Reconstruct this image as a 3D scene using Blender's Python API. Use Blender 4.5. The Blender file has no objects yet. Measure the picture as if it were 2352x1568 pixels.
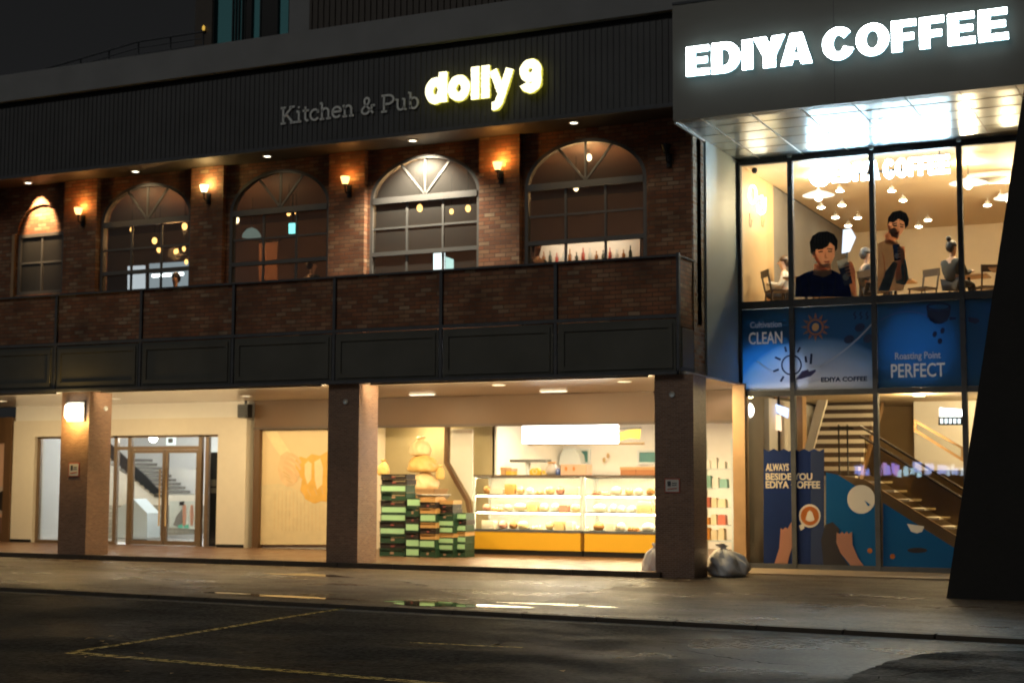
import bpy, bmesh, math, random
from mathutils import Vector, Matrix
from mathutils.geometry import tessellate_polygon
random.seed(7)
C = bpy.context.scene
COL = C.collection

# ------------------------------------------------------------------ camera
FPX, YAW, PIT, ROL, CAMH = 3484.67, .445814, .092804, .0036835, 1.6
_F = Vector((-math.sin(YAW)*math.cos(PIT), math.cos(YAW)*math.cos(PIT), math.sin(PIT)))
_R0 = Vector((math.cos(YAW), math.sin(YAW), 0)); _U0 = _R0.cross(_F)
_R = _R0*math.cos(ROL) + _U0*math.sin(ROL); _U = _U0*math.cos(ROL) - _R0*math.sin(ROL)
cam = bpy.data.cameras.new('camera'); camo = bpy.data.objects.new('camera', cam); COL.objects.link(camo)
cam.sensor_width = 36; cam.lens = 36*FPX/2352; cam.clip_end = 1000; cam.clip_start = .1
M = Matrix((( _R.x, _U.x, -_F.x, 0), (_R.y, _U.y, -_F.y, 0), (_R.z, _U.z, -_F.z, CAMH), (0, 0, 0, 1)))
camo.matrix_world = M
cam.dof.use_dof = True; cam.dof.focus_distance = 13.0; cam.dof.aperture_fstop = 2.3
C.camera = camo

# ------------------------------------------------------------------ sky, sun, exposure (night)
W = bpy.data.worlds.new('World'); C.world = W; W.use_nodes = True
nt = W.node_tree; bg = nt.nodes['Background']
sky = nt.nodes.new('ShaderNodeTexSky'); sky.sky_type = 'NISHITA'; sky.sun_disc = False
SUN_EL, SUN_ROT = math.radians(38), math.radians(200)
sky.sun_elevation = SUN_EL; sky.sun_rotation = SUN_ROT
hs = nt.nodes.new('ShaderNodeHueSaturation'); hs.inputs['Saturation'].default_value = .08
nt.links.new(sky.outputs[0], hs.inputs['Color']); nt.links.new(hs.outputs[0], bg.inputs[0])
bg.inputs[1].default_value = .0013
sl = bpy.data.lights.new('night_glow', 'SUN'); sl.energy = .17; sl.angle = math.radians(25); sl.color = (1, .97, .88)
so = bpy.data.objects.new('night_glow', sl); COL.objects.link(so)
_d = Vector((math.sin(SUN_ROT)*math.cos(SUN_EL), math.cos(SUN_ROT)*math.cos(SUN_EL), math.sin(SUN_EL)))
so.rotation_euler = _d.to_track_quat('Z', 'Y').to_euler(); so.location = (0, -10, 30)
C.view_settings.view_transform = 'Standard'; C.view_settings.look = 'None'
C.view_settings.exposure = 1.0; C.view_settings.gamma = 1
C.render.engine = 'CYCLES'; C.cycles.use_denoising = True
C.cycles.max_bounces = 8; C.cycles.transparent_max_bounces = 16; C.cycles.caustics_reflective = False
C.cycles.sample_clamp_indirect = 4

# ------------------------------------------------------------------ placing on real planes
def _ray(u, v): return _R*((u-1176)/FPX) - _U*((v-784)/FPX) + _F
def P(u, v, Y):
    d = _ray(u, v); k = Y/d.y; return d.x*k, CAMH + d.z*k
def PZ(u, v, z):
    d = _ray(u, v); k = (z-CAMH)/d.z; return d.x*k, d.y*k

# ------------------------------------------------------------------ mesh builder
class MB:
    def __init__(s): s.v = []; s.f = []; s.sm = []
    def add(s, vs, fs, smooth=False):
        o = len(s.v); s.v += [tuple(v) for v in vs]
        for f in fs: s.f.append([i+o for i in f]); s.sm.append(smooth)
        return s
    def box(s, x0, x1, y0, y1, z0, z1):
        if x0 > x1: x0, x1 = x1, x0
        if y0 > y1: y0, y1 = y1, y0
        if z0 > z1: z0, z1 = z1, z0
        return s.add([(x0,y0,z0),(x1,y0,z0),(x1,y1,z0),(x0,y1,z0),(x0,y0,z1),(x1,y0,z1),(x1,y1,z1),(x0,y1,z1)],
              [(0,3,2,1),(4,5,6,7),(0,1,5,4),(1,2,6,5),(2,3,7,6),(3,0,4,7)])
    def bar(s, a, b, w, h=None):
        a = Vector(a); b = Vector(b); h = h or w; d = (b-a).normalized()
        u = d.cross(Vector((0,0,1)))
        if u.length < 1e-3: u = Vector((1,0,0))
        u.normalize(); n = u.cross(d).normalized(); u *= w/2; n *= h/2
        vs = [a-u-n, a+u-n, a+u+n, a-u+n, b-u-n, b+u-n, b+u+n, b-u+n]
        return s.add(vs, [(0,1,2,3),(4,7,6,5),(0,4,5,1),(1,5,6,2),(2,6,7,3),(3,7,4,0)])
    def plate(s, outer, holes, y0, y1, axis='y'):
        """polygon (x,z) with holes, thickness y0..y1 ; axis 'z': polygon (x,y) with z0..z1 ; axis 'x': polygon (y,z)"""
        loops = [list(outer)] + [list(h) for h in holes]
        tri = tessellate_polygon([[Vector((p[0], p[1], 0)) for p in l] for l in loops])
        flat = [p for l in loops for p in l]; n = len(flat)
        mp = {'y': lambda p, t: (p[0], t, p[1]), 'z': lambda p, t: (p[0], p[1], t), 'x': lambda p, t: (t, p[0], p[1])}[axis]
        vs = [mp(p, y0) for p in flat] + [mp(p, y1) for p in flat]
        fs = [list(t) for t in tri] + [[i+n for i in reversed(t)] for t in tri]
        o = 0
        for l in loops:
            m = len(l)
            for i in range(m):
                a, b = o+i, o+(i+1) % m
                fs.append([a, b, b+n, a+n])
            o += m
        return s.add(vs, fs)
    def ribbon(s, pts, w, y0, y1, closed=False, wob=0):
        n = len(pts); L = []; Rr = []
        for i, p in enumerate(pts):
            a = pts[(i-1) % n] if (i > 0 or closed) else p
            b = pts[(i+1) % n] if (i < n-1 or closed) else p
            t = Vector((b[0]-a[0], b[1]-a[1])); t = t.normalized() if t.length > 1e-9 else Vector((1, 0))
            ww = w/2*(1+random.uniform(-wob, wob)); w2 = w/2*(1+random.uniform(-wob, wob))
            L.append((p[0]-t.y*ww, p[1]+t.x*ww)); Rr.append((p[0]+t.y*w2, p[1]-t.x*w2))
        vs = [(x, y0, z) for x, z in L] + [(x, y0, z) for x, z in Rr] + [(x, y1, z) for x, z in L] + [(x, y1, z) for x, z in Rr]
        fs = []
        m = n if closed else n-1
        for i in range(m):
            j = (i+1) % n
            fs += [(i, j, n+j, n+i), (2*n+i, 3*n+i, 3*n+j, 2*n+j), (i, 2*n+i, 2*n+j, j), (n+i, n+j, 3*n+j, 3*n+i)]
        if not closed: fs += [(0, n, 3*n, 2*n), (n-1, 3*n-1, 4*n-1, 2*n-1)]
        return s.add(vs, fs)
    def tube(s, pts, r, n=8, closed=False, radii=None):
        pts = [Vector(p) for p in pts]; m = len(pts); vs = []; fs = []
        for i, p in enumerate(pts):
            a = pts[i-1] if (i > 0 or closed) else p; b = pts[(i+1) % m] if (i < m-1 or closed) else p
            d = (b-a).normalized(); u = d.cross(Vector((.13, .31, .94)))
            u.normalize(); w = d.cross(u); rr = radii[i] if radii else r
            for k in range(n):
                t = 2*math.pi*k/n; vs.append(p + u*math.cos(t)*rr + w*math.sin(t)*rr)
        for i in range(m if closed else m-1):
            j = (i+1) % m
            for k in range(n): fs.append((i*n+k, i*n+(k+1) % n, j*n+(k+1) % n, j*n+k))
        if not closed: fs += [tuple(range(n)), tuple((m-1)*n+k for k in reversed(range(n)))]
        return s.add(vs, fs, True)
    def lathe(s, prof, c, n=16, smooth=True):
        vs = []; fs = []; m = len(prof)
        for r, z in prof:
            for k in range(n):
                t = 2*math.pi*k/n; vs.append((c[0]+r*math.cos(t), c[1]+r*math.sin(t), c[2]+z))
        for i in range(m-1):
            for k in range(n): fs.append((i*n+k, i*n+(k+1) % n, (i+1)*n+(k+1) % n, (i+1)*n+k))
        fs += [tuple(reversed(range(n))), tuple((m-1)*n+k for k in range(n))]
        return s.add(vs, fs, smooth)
    def blob(s, c, r, amp=0, seed=0, nu=14, nv=9, fold=5, flat=None):
        rnd = random.Random(seed); ph = [rnd.uniform(0, 6.28) for _ in range(8)]
        vs = []; fs = []
        for j in range(nv+1):
            th = math.pi*j/nv
            for i in range(nu):
                f = 2*math.pi*i/nu
                k = 1 + amp*(math.sin(fold*f+ph[0]+2*th)*.5 + math.sin((fold+2)*f+ph[1])*math.sin(3*th+ph[2])*.5 + rnd.uniform(-.35, .35))
                z = math.cos(th)*r[2]*k
                if flat is not None: z = max(z, flat)
                vs.append((c[0]+math.sin(th)*math.cos(f)*r[0]*k, c[1]+math.sin(th)*math.sin(f)*r[1]*k, c[2]+z))
        for j in range(nv):
            for i in range(nu): fs.append((j*nu+i, (j+1)*nu+i, (j+1)*nu+(i+1) % nu, j*nu+(i+1) % nu))
        return s.add(vs, fs, True)
    def build(s, name, m, parent=None, loc=None):
        if parent is not None:
            off = parent.get('_w'); off = Vector(off) if off is not None else Vector((0, 0, 0))
            wl = off
        else:
            if loc is None:
                xs = [v[0] for v in s.v]; ys = [v[1] for v in s.v]; zs = [v[2] for v in s.v]
                loc = ((min(xs)+max(xs))/2, (min(ys)+max(ys))/2, min(zs))
            wl = Vector(loc)
        me = bpy.data.meshes.new(name)
        me.from_pydata([(v[0]-wl.x, v[1]-wl.y, v[2]-wl.z) for v in s.v], [], s.f)
        me.polygons.foreach_set('use_smooth', s.sm); me.update()
        if m: me.materials.append(m)
        o = bpy.data.objects.new(name, me); COL.objects.link(o)
        if parent is not None: o.parent = parent
        else: o.location = wl
        o['_w'] = tuple(wl)
        return o
def box(x0, x1, y0, y1, z0, z1): return MB().box(x0, x1, y0, y1, z0, z1)
def tag(o, label=None, cat=None, group=None, kind=None):
    if label: o['label'] = label
    if cat: o['category'] = cat
    if group: o['group'] = group
    if kind: o['kind'] = kind
    return o
def thing(name, loc, label, cat, group=None):
    o = bpy.data.objects.new(name, None); o.empty_display_size = .1; COL.objects.link(o); o.location = loc; o['_w'] = tuple(loc)
    return tag(o, label, cat, group)
def copy_tree(o, parent=None, loc=None, rz=None, sc=None):
    c = o.copy(); COL.objects.link(c)
    if parent is not None: c.parent = parent
    if loc is not None: c.location = loc
    if rz is not None: c.rotation_euler = (0, 0, rz)
    if sc is not None: c.scale = sc
    for ch in o.children: copy_tree(ch, c)
    return c
def struct(o): o['kind'] = 'structure'; return o
def arc(cx, cz, rx, rz, a0, a1, n=14):
    return [(cx+rx*math.cos(math.radians(a0+(a1-a0)*i/n)), cz+rz*math.sin(math.radians(a0+(a1-a0)*i/n))) for i in range(n+1)]
def ell(cx, cz, rx, rz, n=20): return arc(cx, cz, rx, rz, 0, 360, n)[:-1]
def point_light(name, parent, loc, w, col, r=.05, typ='POINT', **k):
    l = bpy.data.lights.new(name, typ); l.energy = w; l.color = col
    if typ in ('POINT', 'SPOT'): l.shadow_soft_size = r
    o = bpy.data.objects.new(name, l); COL.objects.link(o)
    for a, b in k.items(): setattr(l, a, b)
    o.parent = parent; o.location = Vector(loc) - Vector(parent['_w'])
    return o
def area_light(name, parent, loc, w, col, sx, sy, rot=(0, 0, 0)):
    l = bpy.data.lights.new(name, 'AREA'); l.energy = w; l.color = col; l.shape = 'RECTANGLE'; l.size = sx; l.size_y = sy
    o = bpy.data.objects.new(name, l); COL.objects.link(o); o.parent = parent
    o.location = Vector(loc) - Vector(parent['_w']); o.rotation_euler = rot
    return o

# ------------------------------------------------------------------ text
_txt = {}
def text_mb(txt, x0, x1, z0, z1, y0, y1, off=0.0, font_space=1.0):
    cu = bpy.data.curves.new('t', 'FONT'); cu.body = txt; cu.size = 1; cu.offset = off; cu.space_character = font_space
    cu.resolution_u = 3; cu.extrude = .05
    o = bpy.data.objects.new('t', cu); COL.objects.link(o); bpy.context.view_layer.update()
    me = bpy.data.meshes.new_from_object(o.evaluated_get(bpy.context.evaluated_depsgraph_get()))
    vs = [v.co.copy() for v in me.vertices]; fs = [list(p.vertices) for p in me.polygons]
    bpy.data.objects.remove(o); bpy.data.curves.remove(cu); bpy.data.meshes.remove(me)
    ax, bx = min(v.x for v in vs), max(v.x for v in vs); ay, by = min(v.y for v in vs), max(v.y for v in vs)
    out = [(x0+(v.x-ax)/(bx-ax)*(x1-x0), y0 if v.z > 0 else y1, z0+(v.y-ay)/(by-ay)*(z1-z0)) for v in vs]
    return MB().add(out, fs)
def text_px(txt, u0, u1, vb, vt, Y, th=.004, off=0.0, sp=1.0):
    um = (u0+u1)/2
    return text_mb(txt, P(u0, vb, Y)[0], P(u1, vb, Y)[0], P(um, vb, Y)[1], P(um, vt, Y)[1], Y-th, Y, off, sp)

# ------------------------------------------------------------------ materials
def _n(nt, t, **k):
    n = nt.nodes.new(t)
    for a, b in k.items(): setattr(n, a, b)
    return n
def mat(name, col, rough=.6, metal=0.0, var=.15, vscale=6.0, bump=0.0, bscale=60.0, spec=.5, rvar=0.0, stain=None):
    m = bpy.data.materials.new(name); m.use_nodes = True; nt = m.node_tree; b = nt.nodes['Principled BSDF']; L = nt.links.new
    b.inputs['Roughness'].default_value = rough; b.inputs['Metallic'].default_value = metal; b.inputs['Specular IOR Level'].default_value = spec
    tc = _n(nt, 'ShaderNodeTexCoord'); no = _n(nt, 'ShaderNodeTexNoise'); no.inputs['Scale'].default_value = vscale; no.inputs['Detail'].default_value = 6
    L(tc.outputs['Object'], no.inputs['Vector'])
    mx = _n(nt, 'ShaderNodeMix', data_type='RGBA'); L(no.outputs['Fac'], mx.inputs[0])
    c2 = stain or tuple(c*(1-var) for c in col); c1 = tuple(min(1, c*(1+var)) for c in col)
    mx.inputs[6].default_value = (*c2, 1); mx.inputs[7].default_value = (*c1, 1)
    L(mx.outputs[2], b.inputs['Base Color'])
    if rvar:
        mr = _n(nt, 'ShaderNodeMapRange'); mr.inputs[1].default_value = .35; mr.inputs[2].default_value = .65
        mr.inputs[3].default_value = max(.02, rough-rvar); mr.inputs[4].default_value = min(1, rough+rvar)
        L(no.outputs['Fac'], mr.inputs[0]); L(mr.outputs[0], b.inputs['Roughness'])
    if bump:
        n2 = _n(nt, 'ShaderNodeTexNoise'); n2.inputs['Scale'].default_value = bscale; n2.inputs['Detail'].default_value = 4
        L(tc.outputs['Object'], n2.inputs['Vector'])
        bp = _n(nt, 'ShaderNodeBump'); bp.inputs['Strength'].default_value = bump; bp.inputs['Distance'].default_value = .01
        L(n2.outputs['Fac'], bp.inputs['Height']); L(bp.outputs[0], b.inputs['Normal'])
    return m
def brick(name, cols, mortar, bw, bh, ms=.008, rough=.8, var=.5, bump=.6, spec=.4):
    m = bpy.data.materials.new(name); m.use_nodes = True; nt = m.node_tree; b = nt.nodes['Principled BSDF']; L = nt.links.new
    b.inputs['Roughness'].default_value = rough; b.inputs['Specular IOR Level'].default_value = spec
    tc = _n(nt, 'ShaderNodeTexCoord'); sp = _n(nt, 'ShaderNodeSeparateXYZ'); ad = _n(nt, 'ShaderNodeMath', operation='ADD'); cb = _n(nt, 'ShaderNodeCombineXYZ')
    L(tc.outputs['Object'], sp.inputs[0]); L(sp.outputs[0], ad.inputs[0]); L(sp.outputs[1], ad.inputs[1])
    L(ad.outputs[0], cb.inputs[0]); L(sp.outputs[2], cb.inputs[1])
    # slightly wavy hand-laid courses
    nz = _n(nt, 'ShaderNodeTexNoise'); nz.inputs['Scale'].default_value = 2.2; L(cb.outputs[0], nz.inputs['Vector'])
    vm = _n(nt, 'ShaderNodeVectorMath', operation='SCALE'); vm.inputs['Scale'].default_value = .012; L(nz.outputs['Color'], vm.inputs[0])
    va = _n(nt, 'ShaderNodeVectorMath', operation='ADD'); L(cb.outputs[0], va.inputs[0]); L(vm.outputs[0], va.inputs[1])
    bt = _n(nt, 'ShaderNodeTexBrick'); L(va.outputs[0], bt.inputs['Vector'])
    bt.inputs['Scale'].default_value = 1; bt.inputs['Brick Width'].default_value = bw; bt.inputs['Row Height'].default_value = bh
    bt.inputs['Mortar Size'].default_value = ms; bt.inputs['Mortar Smooth'].default_value = .2; bt.inputs['Bias'].default_value = 0
    bt.inputs['Color1'].default_value = (0, 0, 0, 1); bt.inputs['Color2'].default_value = (1, 1, 1, 1); bt.inputs['Mortar'].default_value = (.5, .5, .5, 1)
    cr = _n(nt, 'ShaderNodeValToRGB'); e = cr.color_ramp.elements
    e[0].color = (*cols[0], 1); e[1].color = (*cols[-1], 1)
    for i, c in enumerate(cols[1:-1]): x = e.new((i+1)/(len(cols)-1)); x.color = (*c, 1)
    L(bt.outputs['Color'], cr.inputs[0])
    n3 = _n(nt, 'ShaderNodeTexNoise'); n3.inputs['Scale'].default_value = 1.6; n3.inputs['Detail'].default_value = 8; L(tc.outputs['Object'], n3.inputs['Vector'])
    mr = _n(nt, 'ShaderNodeMapRange'); mr.inputs[1].default_value = .3; mr.inputs[2].default_value = .7; mr.inputs[3].default_value = 1-var; mr.inputs[4].default_value = 1+var*.4; L(n3.outputs['Fac'], mr.inputs[0])
    sc = _n(nt, 'ShaderNodeVectorMath', operation='SCALE'); L(cr.outputs[0], sc.inputs[0]); L(mr.outputs[0], sc.inputs['Scale'])
    mx = _n(nt, 'ShaderNodeMix', data_type='RGBA'); L(bt.outputs['Fac'], mx.inputs[0]); L(sc.outputs[0], mx.inputs[6]); mx.inputs[7].default_value = (*mortar, 1)
    L(mx.outputs[2], b.inputs['Base Color'])
    n4 = _n(nt, 'ShaderNodeTexNoise'); n4.inputs['Scale'].default_value = 45; L(tc.outputs['Object'], n4.inputs['Vector'])
    hm = _n(nt, 'ShaderNodeMath', operation='MULTIPLY_ADD'); L(bt.outputs['Fac'], hm.inputs[0]); hm.inputs[1].default_value = -1; L(n4.outputs['Fac'], hm.inputs[2])
    bp = _n(nt, 'ShaderNodeBump'); bp.inputs['Strength'].default_value = bump; bp.inputs['Distance'].default_value = .012
    L(hm.outputs[0], bp.inputs['Height']); L(bp.outputs[0], b.inputs['Normal'])
    return m
def translucent(m, k=.6):
    nt = m.node_tree; b = nt.nodes['Principled BSDF']; t = _n(nt, 'ShaderNodeBsdfTranslucent'); src = b.inputs['Base Color'].links[0].from_socket
    nt.links.new(src, t.inputs[0]); mx = _n(nt, 'ShaderNodeMixShader'); mx.inputs[0].default_value = k
    nt.links.new(b.outputs[0], mx.inputs[1]); nt.links.new(t.outputs[0], mx.inputs[2]); nt.links.new(mx.outputs[0], nt.nodes['Material Output'].inputs[0]); return m
def emis(name, col, s):
    m = bpy.data.materials.new(name); m.use_nodes = True; nt = m.node_tree; nt.nodes.remove(nt.nodes['Principled BSDF'])
    e = _n(nt, 'ShaderNodeEmission'); e.inputs[0].default_value = (*col, 1); e.inputs[1].default_value = s
    nt.links.new(e.outputs[0], nt.nodes['Material Output'].inputs[0]); return m
def glass(name, tint=(1, 1, 1), rough=.0, ior=1.45):
    m = bpy.data.materials.new(name); m.use_nodes = True; nt = m.node_tree; nt.nodes.remove(nt.nodes['Principled BSDF'])
    t = _n(nt, 'ShaderNodeBsdfTransparent'); t.inputs[0].default_value = (*tint, 1)
    g = _n(nt, 'ShaderNodeBsdfGlossy'); g.inputs['Roughness'].default_value = rough; fr = _n(nt, 'ShaderNodeFresnel'); fr.inputs[0].default_value = ior
    mx = _n(nt, 'ShaderNodeMixShader'); nt.links.new(fr.outputs[0], mx.inputs[0]); nt.links.new(t.outputs[0], mx.inputs[1]); nt.links.new(g.outputs[0], mx.inputs[2])
    nt.links.new(mx.outputs[0], nt.nodes['Material Output'].inputs[0]); return m
def worn_paint(name, col):
    m = mat(name, col, .55, bump=.2); nt = m.node_tree; L = nt.links.new; b = nt.nodes['Principled BSDF']
    tc = _n(nt, 'ShaderNodeTexCoord'); no = _n(nt, 'ShaderNodeTexNoise'); no.inputs['Scale'].default_value = 9; no.inputs['Detail'].default_value = 10; no.inputs['Roughness'].default_value = .8
    L(tc.outputs['Object'], no.inputs['Vector'])
    mr = _n(nt, 'ShaderNodeMapRange'); mr.inputs[1].default_value = .41; mr.inputs[2].default_value = .56; L(no.outputs['Fac'], mr.inputs[0])
    t = _n(nt, 'ShaderNodeBsdfTransparent'); mx = _n(nt, 'ShaderNodeMixShader'); L(mr.outputs[0], mx.inputs[0]); L(t.outputs[0], mx.inputs[1]); L(b.outputs[0], mx.inputs[2])
    L(mx.outputs[0], nt.nodes['Material Output'].inputs[0]); return m
def asphalt(name, col, r0, r1, sc=.35, bump=.5, g0=.01, g1=.08, wet=()):
    """rough asphalt with damp patches: matt base plus a thin glossy coat that varies with the damp"""
    m = mat(name, col, .9, var=.45, vscale=1.1, bump=bump, bscale=140, spec=0); nt = m.node_tree; L = nt.links.new; b = nt.nodes['Principled BSDF']
    tc = _n(nt, 'ShaderNodeTexCoord'); mp = _n(nt, 'ShaderNodeMapping'); mp.inputs['Scale'].default_value = (sc*.8, sc*1.4, 1); L(tc.outputs['Object'], mp.inputs[0])
    no = _n(nt, 'ShaderNodeTexNoise'); no.inputs['Scale'].default_value = 1; no.inputs['Detail'].default_value = 9; no.inputs['Roughness'].default_value = .62; L(mp.outputs[0], no.inputs['Vector'])
    gr = _n(nt, 'ShaderNodeTexVoronoi'); gr.inputs['Scale'].default_value = 26; L(tc.outputs['Object'], gr.inputs['Vector'])
    gm = _n(nt, 'ShaderNodeMapRange'); gm.inputs[1].default_value = 0; gm.inputs[2].default_value = 1; gm.inputs[3].default_value = .55; gm.inputs[4].default_value = 1.6; L(gr.outputs['Color'], gm.inputs[0])
    gs = _n(nt, 'ShaderNodeVectorMath', operation='SCALE'); L(b.inputs['Base Color'].links[0].from_socket, gs.inputs[0]); L(gm.outputs[0], gs.inputs['Scale']); L(gs.outputs[0], b.inputs['Base Color'])
    def rng(a, b_): 
        q = _n(nt, 'ShaderNodeMapRange'); q.inputs[1].default_value = .40; q.inputs[2].default_value = .60; q.inputs[3].default_value = a; q.inputs[4].default_value = b_; L(no.outputs['Fac'], q.inputs[0]); return q.outputs[0]
    fac = rng(g0, g1)
    for cx, cy, rx, ry, amt in wet:          # wetter areas with soft, ragged limits
        ge = _n(nt, 'ShaderNodeNewGeometry'); n5 = _n(nt, 'ShaderNodeTexNoise'); n5.inputs['Scale'].default_value = .9; n5.inputs['Detail'].default_value = 8; L(ge.outputs['Position'], n5.inputs['Vector'])
        v1 = _n(nt, 'ShaderNodeVectorMath', operation='SUBTRACT'); L(ge.outputs['Position'], v1.inputs[0]); v1.inputs[1].default_value = (cx, cy, 0)
        v2 = _n(nt, 'ShaderNodeVectorMath', operation='MULTIPLY'); L(v1.outputs[0], v2.inputs[0]); v2.inputs[1].default_value = (1/rx, 1/ry, 0)
        v3 = _n(nt, 'ShaderNodeVectorMath', operation='LENGTH'); L(v2.outputs[0], v3.inputs[0])
        a1 = _n(nt, 'ShaderNodeMath', operation='MULTIPLY_ADD'); L(n5.outputs['Fac'], a1.inputs[0]); a1.inputs[1].default_value = 1.1; L(v3.outputs['Value'], a1.inputs[2])
        q = _n(nt, 'ShaderNodeMapRange', interpolation_type='SMOOTHSTEP'); q.inputs[1].default_value = 1.55; q.inputs[2].default_value = .75; q.inputs[3].default_value = 0; q.inputs[4].default_value = amt; L(a1.outputs[0], q.inputs[0])
        a2 = _n(nt, 'ShaderNodeMath', operation='ADD'); L(fac, a2.inputs[0]); L(q.outputs[0], a2.inputs[1]); fac = a2.outputs[0]
    g = _n(nt, 'ShaderNodeBsdfGlossy'); L(rng(r1, r0), g.inputs['Roughness'])
    if b.inputs['Normal'].links: L(b.inputs['Normal'].links[0].from_socket, g.inputs['Normal'])
    mx = _n(nt, 'ShaderNodeMixShader'); L(fac, mx.inputs[0]); L(b.outputs[0], mx.inputs[1]); L(g.outputs[0], mx.inputs[2])
    L(mx.outputs[0], nt.nodes['Material Output'].inputs[0]); return m

m_asphalt = asphalt('wet_asphalt', (.05, .046, .04), .24, .42, .45, .45, .010, .042, [(*PZ(1930, 1500, -.05), 3.0, 3.2, .12)])
m_apron = asphalt('apron_asphalt', (.105, .080, .054), .26, .42, .6, .6, .08, .19, [(*PZ(1330, 1375, 0), 2.6, 4.0, .07), (*PZ(230, 1325, 0), 3.6, 3.0, .12), (*PZ(1850, 1430, 0), 4.0, 3.0, .05)])
m_patch = asphalt('old_asphalt', (.055, .053, .05), .35, .5, .9, .9, .01, .07)
m_kerb = mat('kerb_stone', (.06, .045, .03), .7, var=.4, bump=.4)
m_water = mat('puddle_water', (.012, .011, .01), .03, var=0, spec=.6)
m_porch = mat('porch_tile', (.15, .082, .048), .4, var=.2, vscale=3, bump=.15, rvar=.08)
m_yel = worn_paint('yellow_road_paint', (.50, .36, .05))
m_brick = brick('aged_brick', [(.26, .098, .045), (.31, .125, .06), (.21, .088, .048), (.35, .19, .10), (.29, .105, .048), (.38, .26, .16)], (.11, .068, .045), .23, .078, .008)
m_tile = brick('small_brick_tile', [(.22, .12, .075), (.28, .16, .10), (.20, .105, .065), (.32, .19, .12)], (.26, .20, .16), .1, .034, .005, .45, .3, .4)
m_clad = mat('charcoal_cladding', (.056, .057, .060), .6, .0, var=.4, vscale=1.3)
m_clad2 = mat('brown_cladding', (.05, .038, .03), .6, var=.2)
m_parapet = mat('grey_render', (.22, .225, .23), .8, var=.25, vscale=1.2, bump=.2)
m_fascia = mat('grey_fascia_panel', (.17, .166, .145), .5, var=.12, vscale=.9)
m_seam = mat('dark_joint', (.03, .03, .03), .6)
m_soffit_dark = mat('brown_soffit', (.035, .026, .018), .6)
m_steel = mat('dark_steel', (.085, .09, .10), .7, .0, spec=.25, var=.35)
m_steelpanel = mat('charcoal_panel', (.10, .10, .088), .8, .0, var=.3, vscale=1.4, spec=.2)
m_frame = mat('window_frame_steel', (.11, .108, .104), .45, .2, var=.1)
m_black = mat('black_metal', (.015, .015, .016), .4, .4)
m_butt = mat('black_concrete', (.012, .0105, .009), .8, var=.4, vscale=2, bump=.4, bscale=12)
m_white = mat('white_plaster', (.78, .76, .72), .7, var=.04)
m_cream = mat('cream_plaster', (.72, .66, .56), .6, var=.05)
m_whitemetal = mat('white_metal_panel', (.60, .66, .68), .42, var=.05, vscale=1)
m_soffit = mat('soffit_metal', (.44, .53, .58), .24, .5, var=.05, vscale=1.0, rvar=.03)
m_arc_ceiling = mat('glossy_ceiling', (.85, .80, .72), .14, var=.05, vscale=1.5)
m_beam = mat('brown_beam', (.105, .056, .025), .5, var=.12, vscale=2)
m_wood = mat('warm_wood', (.42, .26, .13), .45, var=.25, vscale=3)
m_woodpanel = mat('pale_wood_panel', (.44, .30, .15), .5, var=.15, vscale=2)
m_darkwood = mat('dark_wood', (.07, .045, .03), .5)
m_concrete = mat('grey_concrete', (.17, .155, .135), .75, var=.2, vscale=2)
m_tan = mat('tan_ceiling', (.66, .53, .35), .6, var=.06)
m_brownroom = mat('brown_room', (.17, .10, .07), .7, var=.3, vscale=1.2)
m_pane = glass('clear_glass', (.97, .98, .97))
m_pubpane = glass('pub_glass', (.82, .82, .80), .03)
_nt = m_pubpane.node_tree; _d1 = _n(_nt, 'ShaderNodeBsdfDiffuse'); _d1.inputs[0].default_value = (.6, .58, .54, 1); _m2 = _n(_nt, 'ShaderNodeMixShader'); _m2.inputs[0].default_value = .045
_ms = [n for n in _nt.nodes if n.type == 'MIX_SHADER' and n != _m2][0]; _nt.links.new(_ms.outputs[0], _m2.inputs[1]); _nt.links.new(_d1.outputs[0], _m2.inputs[2]); _nt.links.new(_m2.outputs[0], _nt.nodes['Material Output'].inputs[0])
m_cafepane = glass('cafe_glass', (.95, .96, .95))
m_sign_white = emis('white_sign_light', (.84, .96, 1.0), 18)
m_sign_side = emis('white_sign_glow', (.40, .80, .92), .45)
m_dolly = emis('cream_sign_light', (1.0, .93, .55), 1.15)
m_dolly_side = emis('yellow_sign_glow', (.80, .72, .08), .42)
m_grey_letter = mat('grey_letter', (.78, .80, .78), .5)
m_amber = emis('amber_bulb', (1.0, .52, .15), 2.6)
m_warm = emis('warm_bulb', (1.0, .76, .42), 3.5)
m_warmdisc = emis('warm_downlight', (1.0, .90, .68), 3.2)
m_cool = emis('cool_tube', (.86, .97, 1.0), 5)

# ================================================================== GROUND
RZ = -.05
def kY(x): return 16.72 - (x+2)*.057          # line of the kerb (slightly off the building line)
mb = MB(); mb.add([(-250, -120, RZ), (250, -120, RZ), (250, kY(250), RZ), (-250, kY(-250), RZ)], [(0, 1, 2, 3)])
struct(mb.build('road', m_asphalt, loc=(0, 0, RZ)))
mb = MB(); mb.add([(-250, kY(-250)+.18, 0), (250, kY(250)+.18, 0), (250, 300, 0), (-250, 300, 0)], [(0, 1, 2, 3)])
struct(mb.build('pavement', m_apron, loc=(0, 20, 0)))
mb = MB()
x = -44.0
while x < 30:
    a, b = x+.012, x+.988
    mb.plate([(a, kY(a)), (b, kY(b)), (b, kY(b)+.175), (a, kY(a)+.175)], [], -.16, .003, 'z'); x += 1
struct(mb.build('kerb', m_kerb, loc=(0, 17, RZ)))
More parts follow.
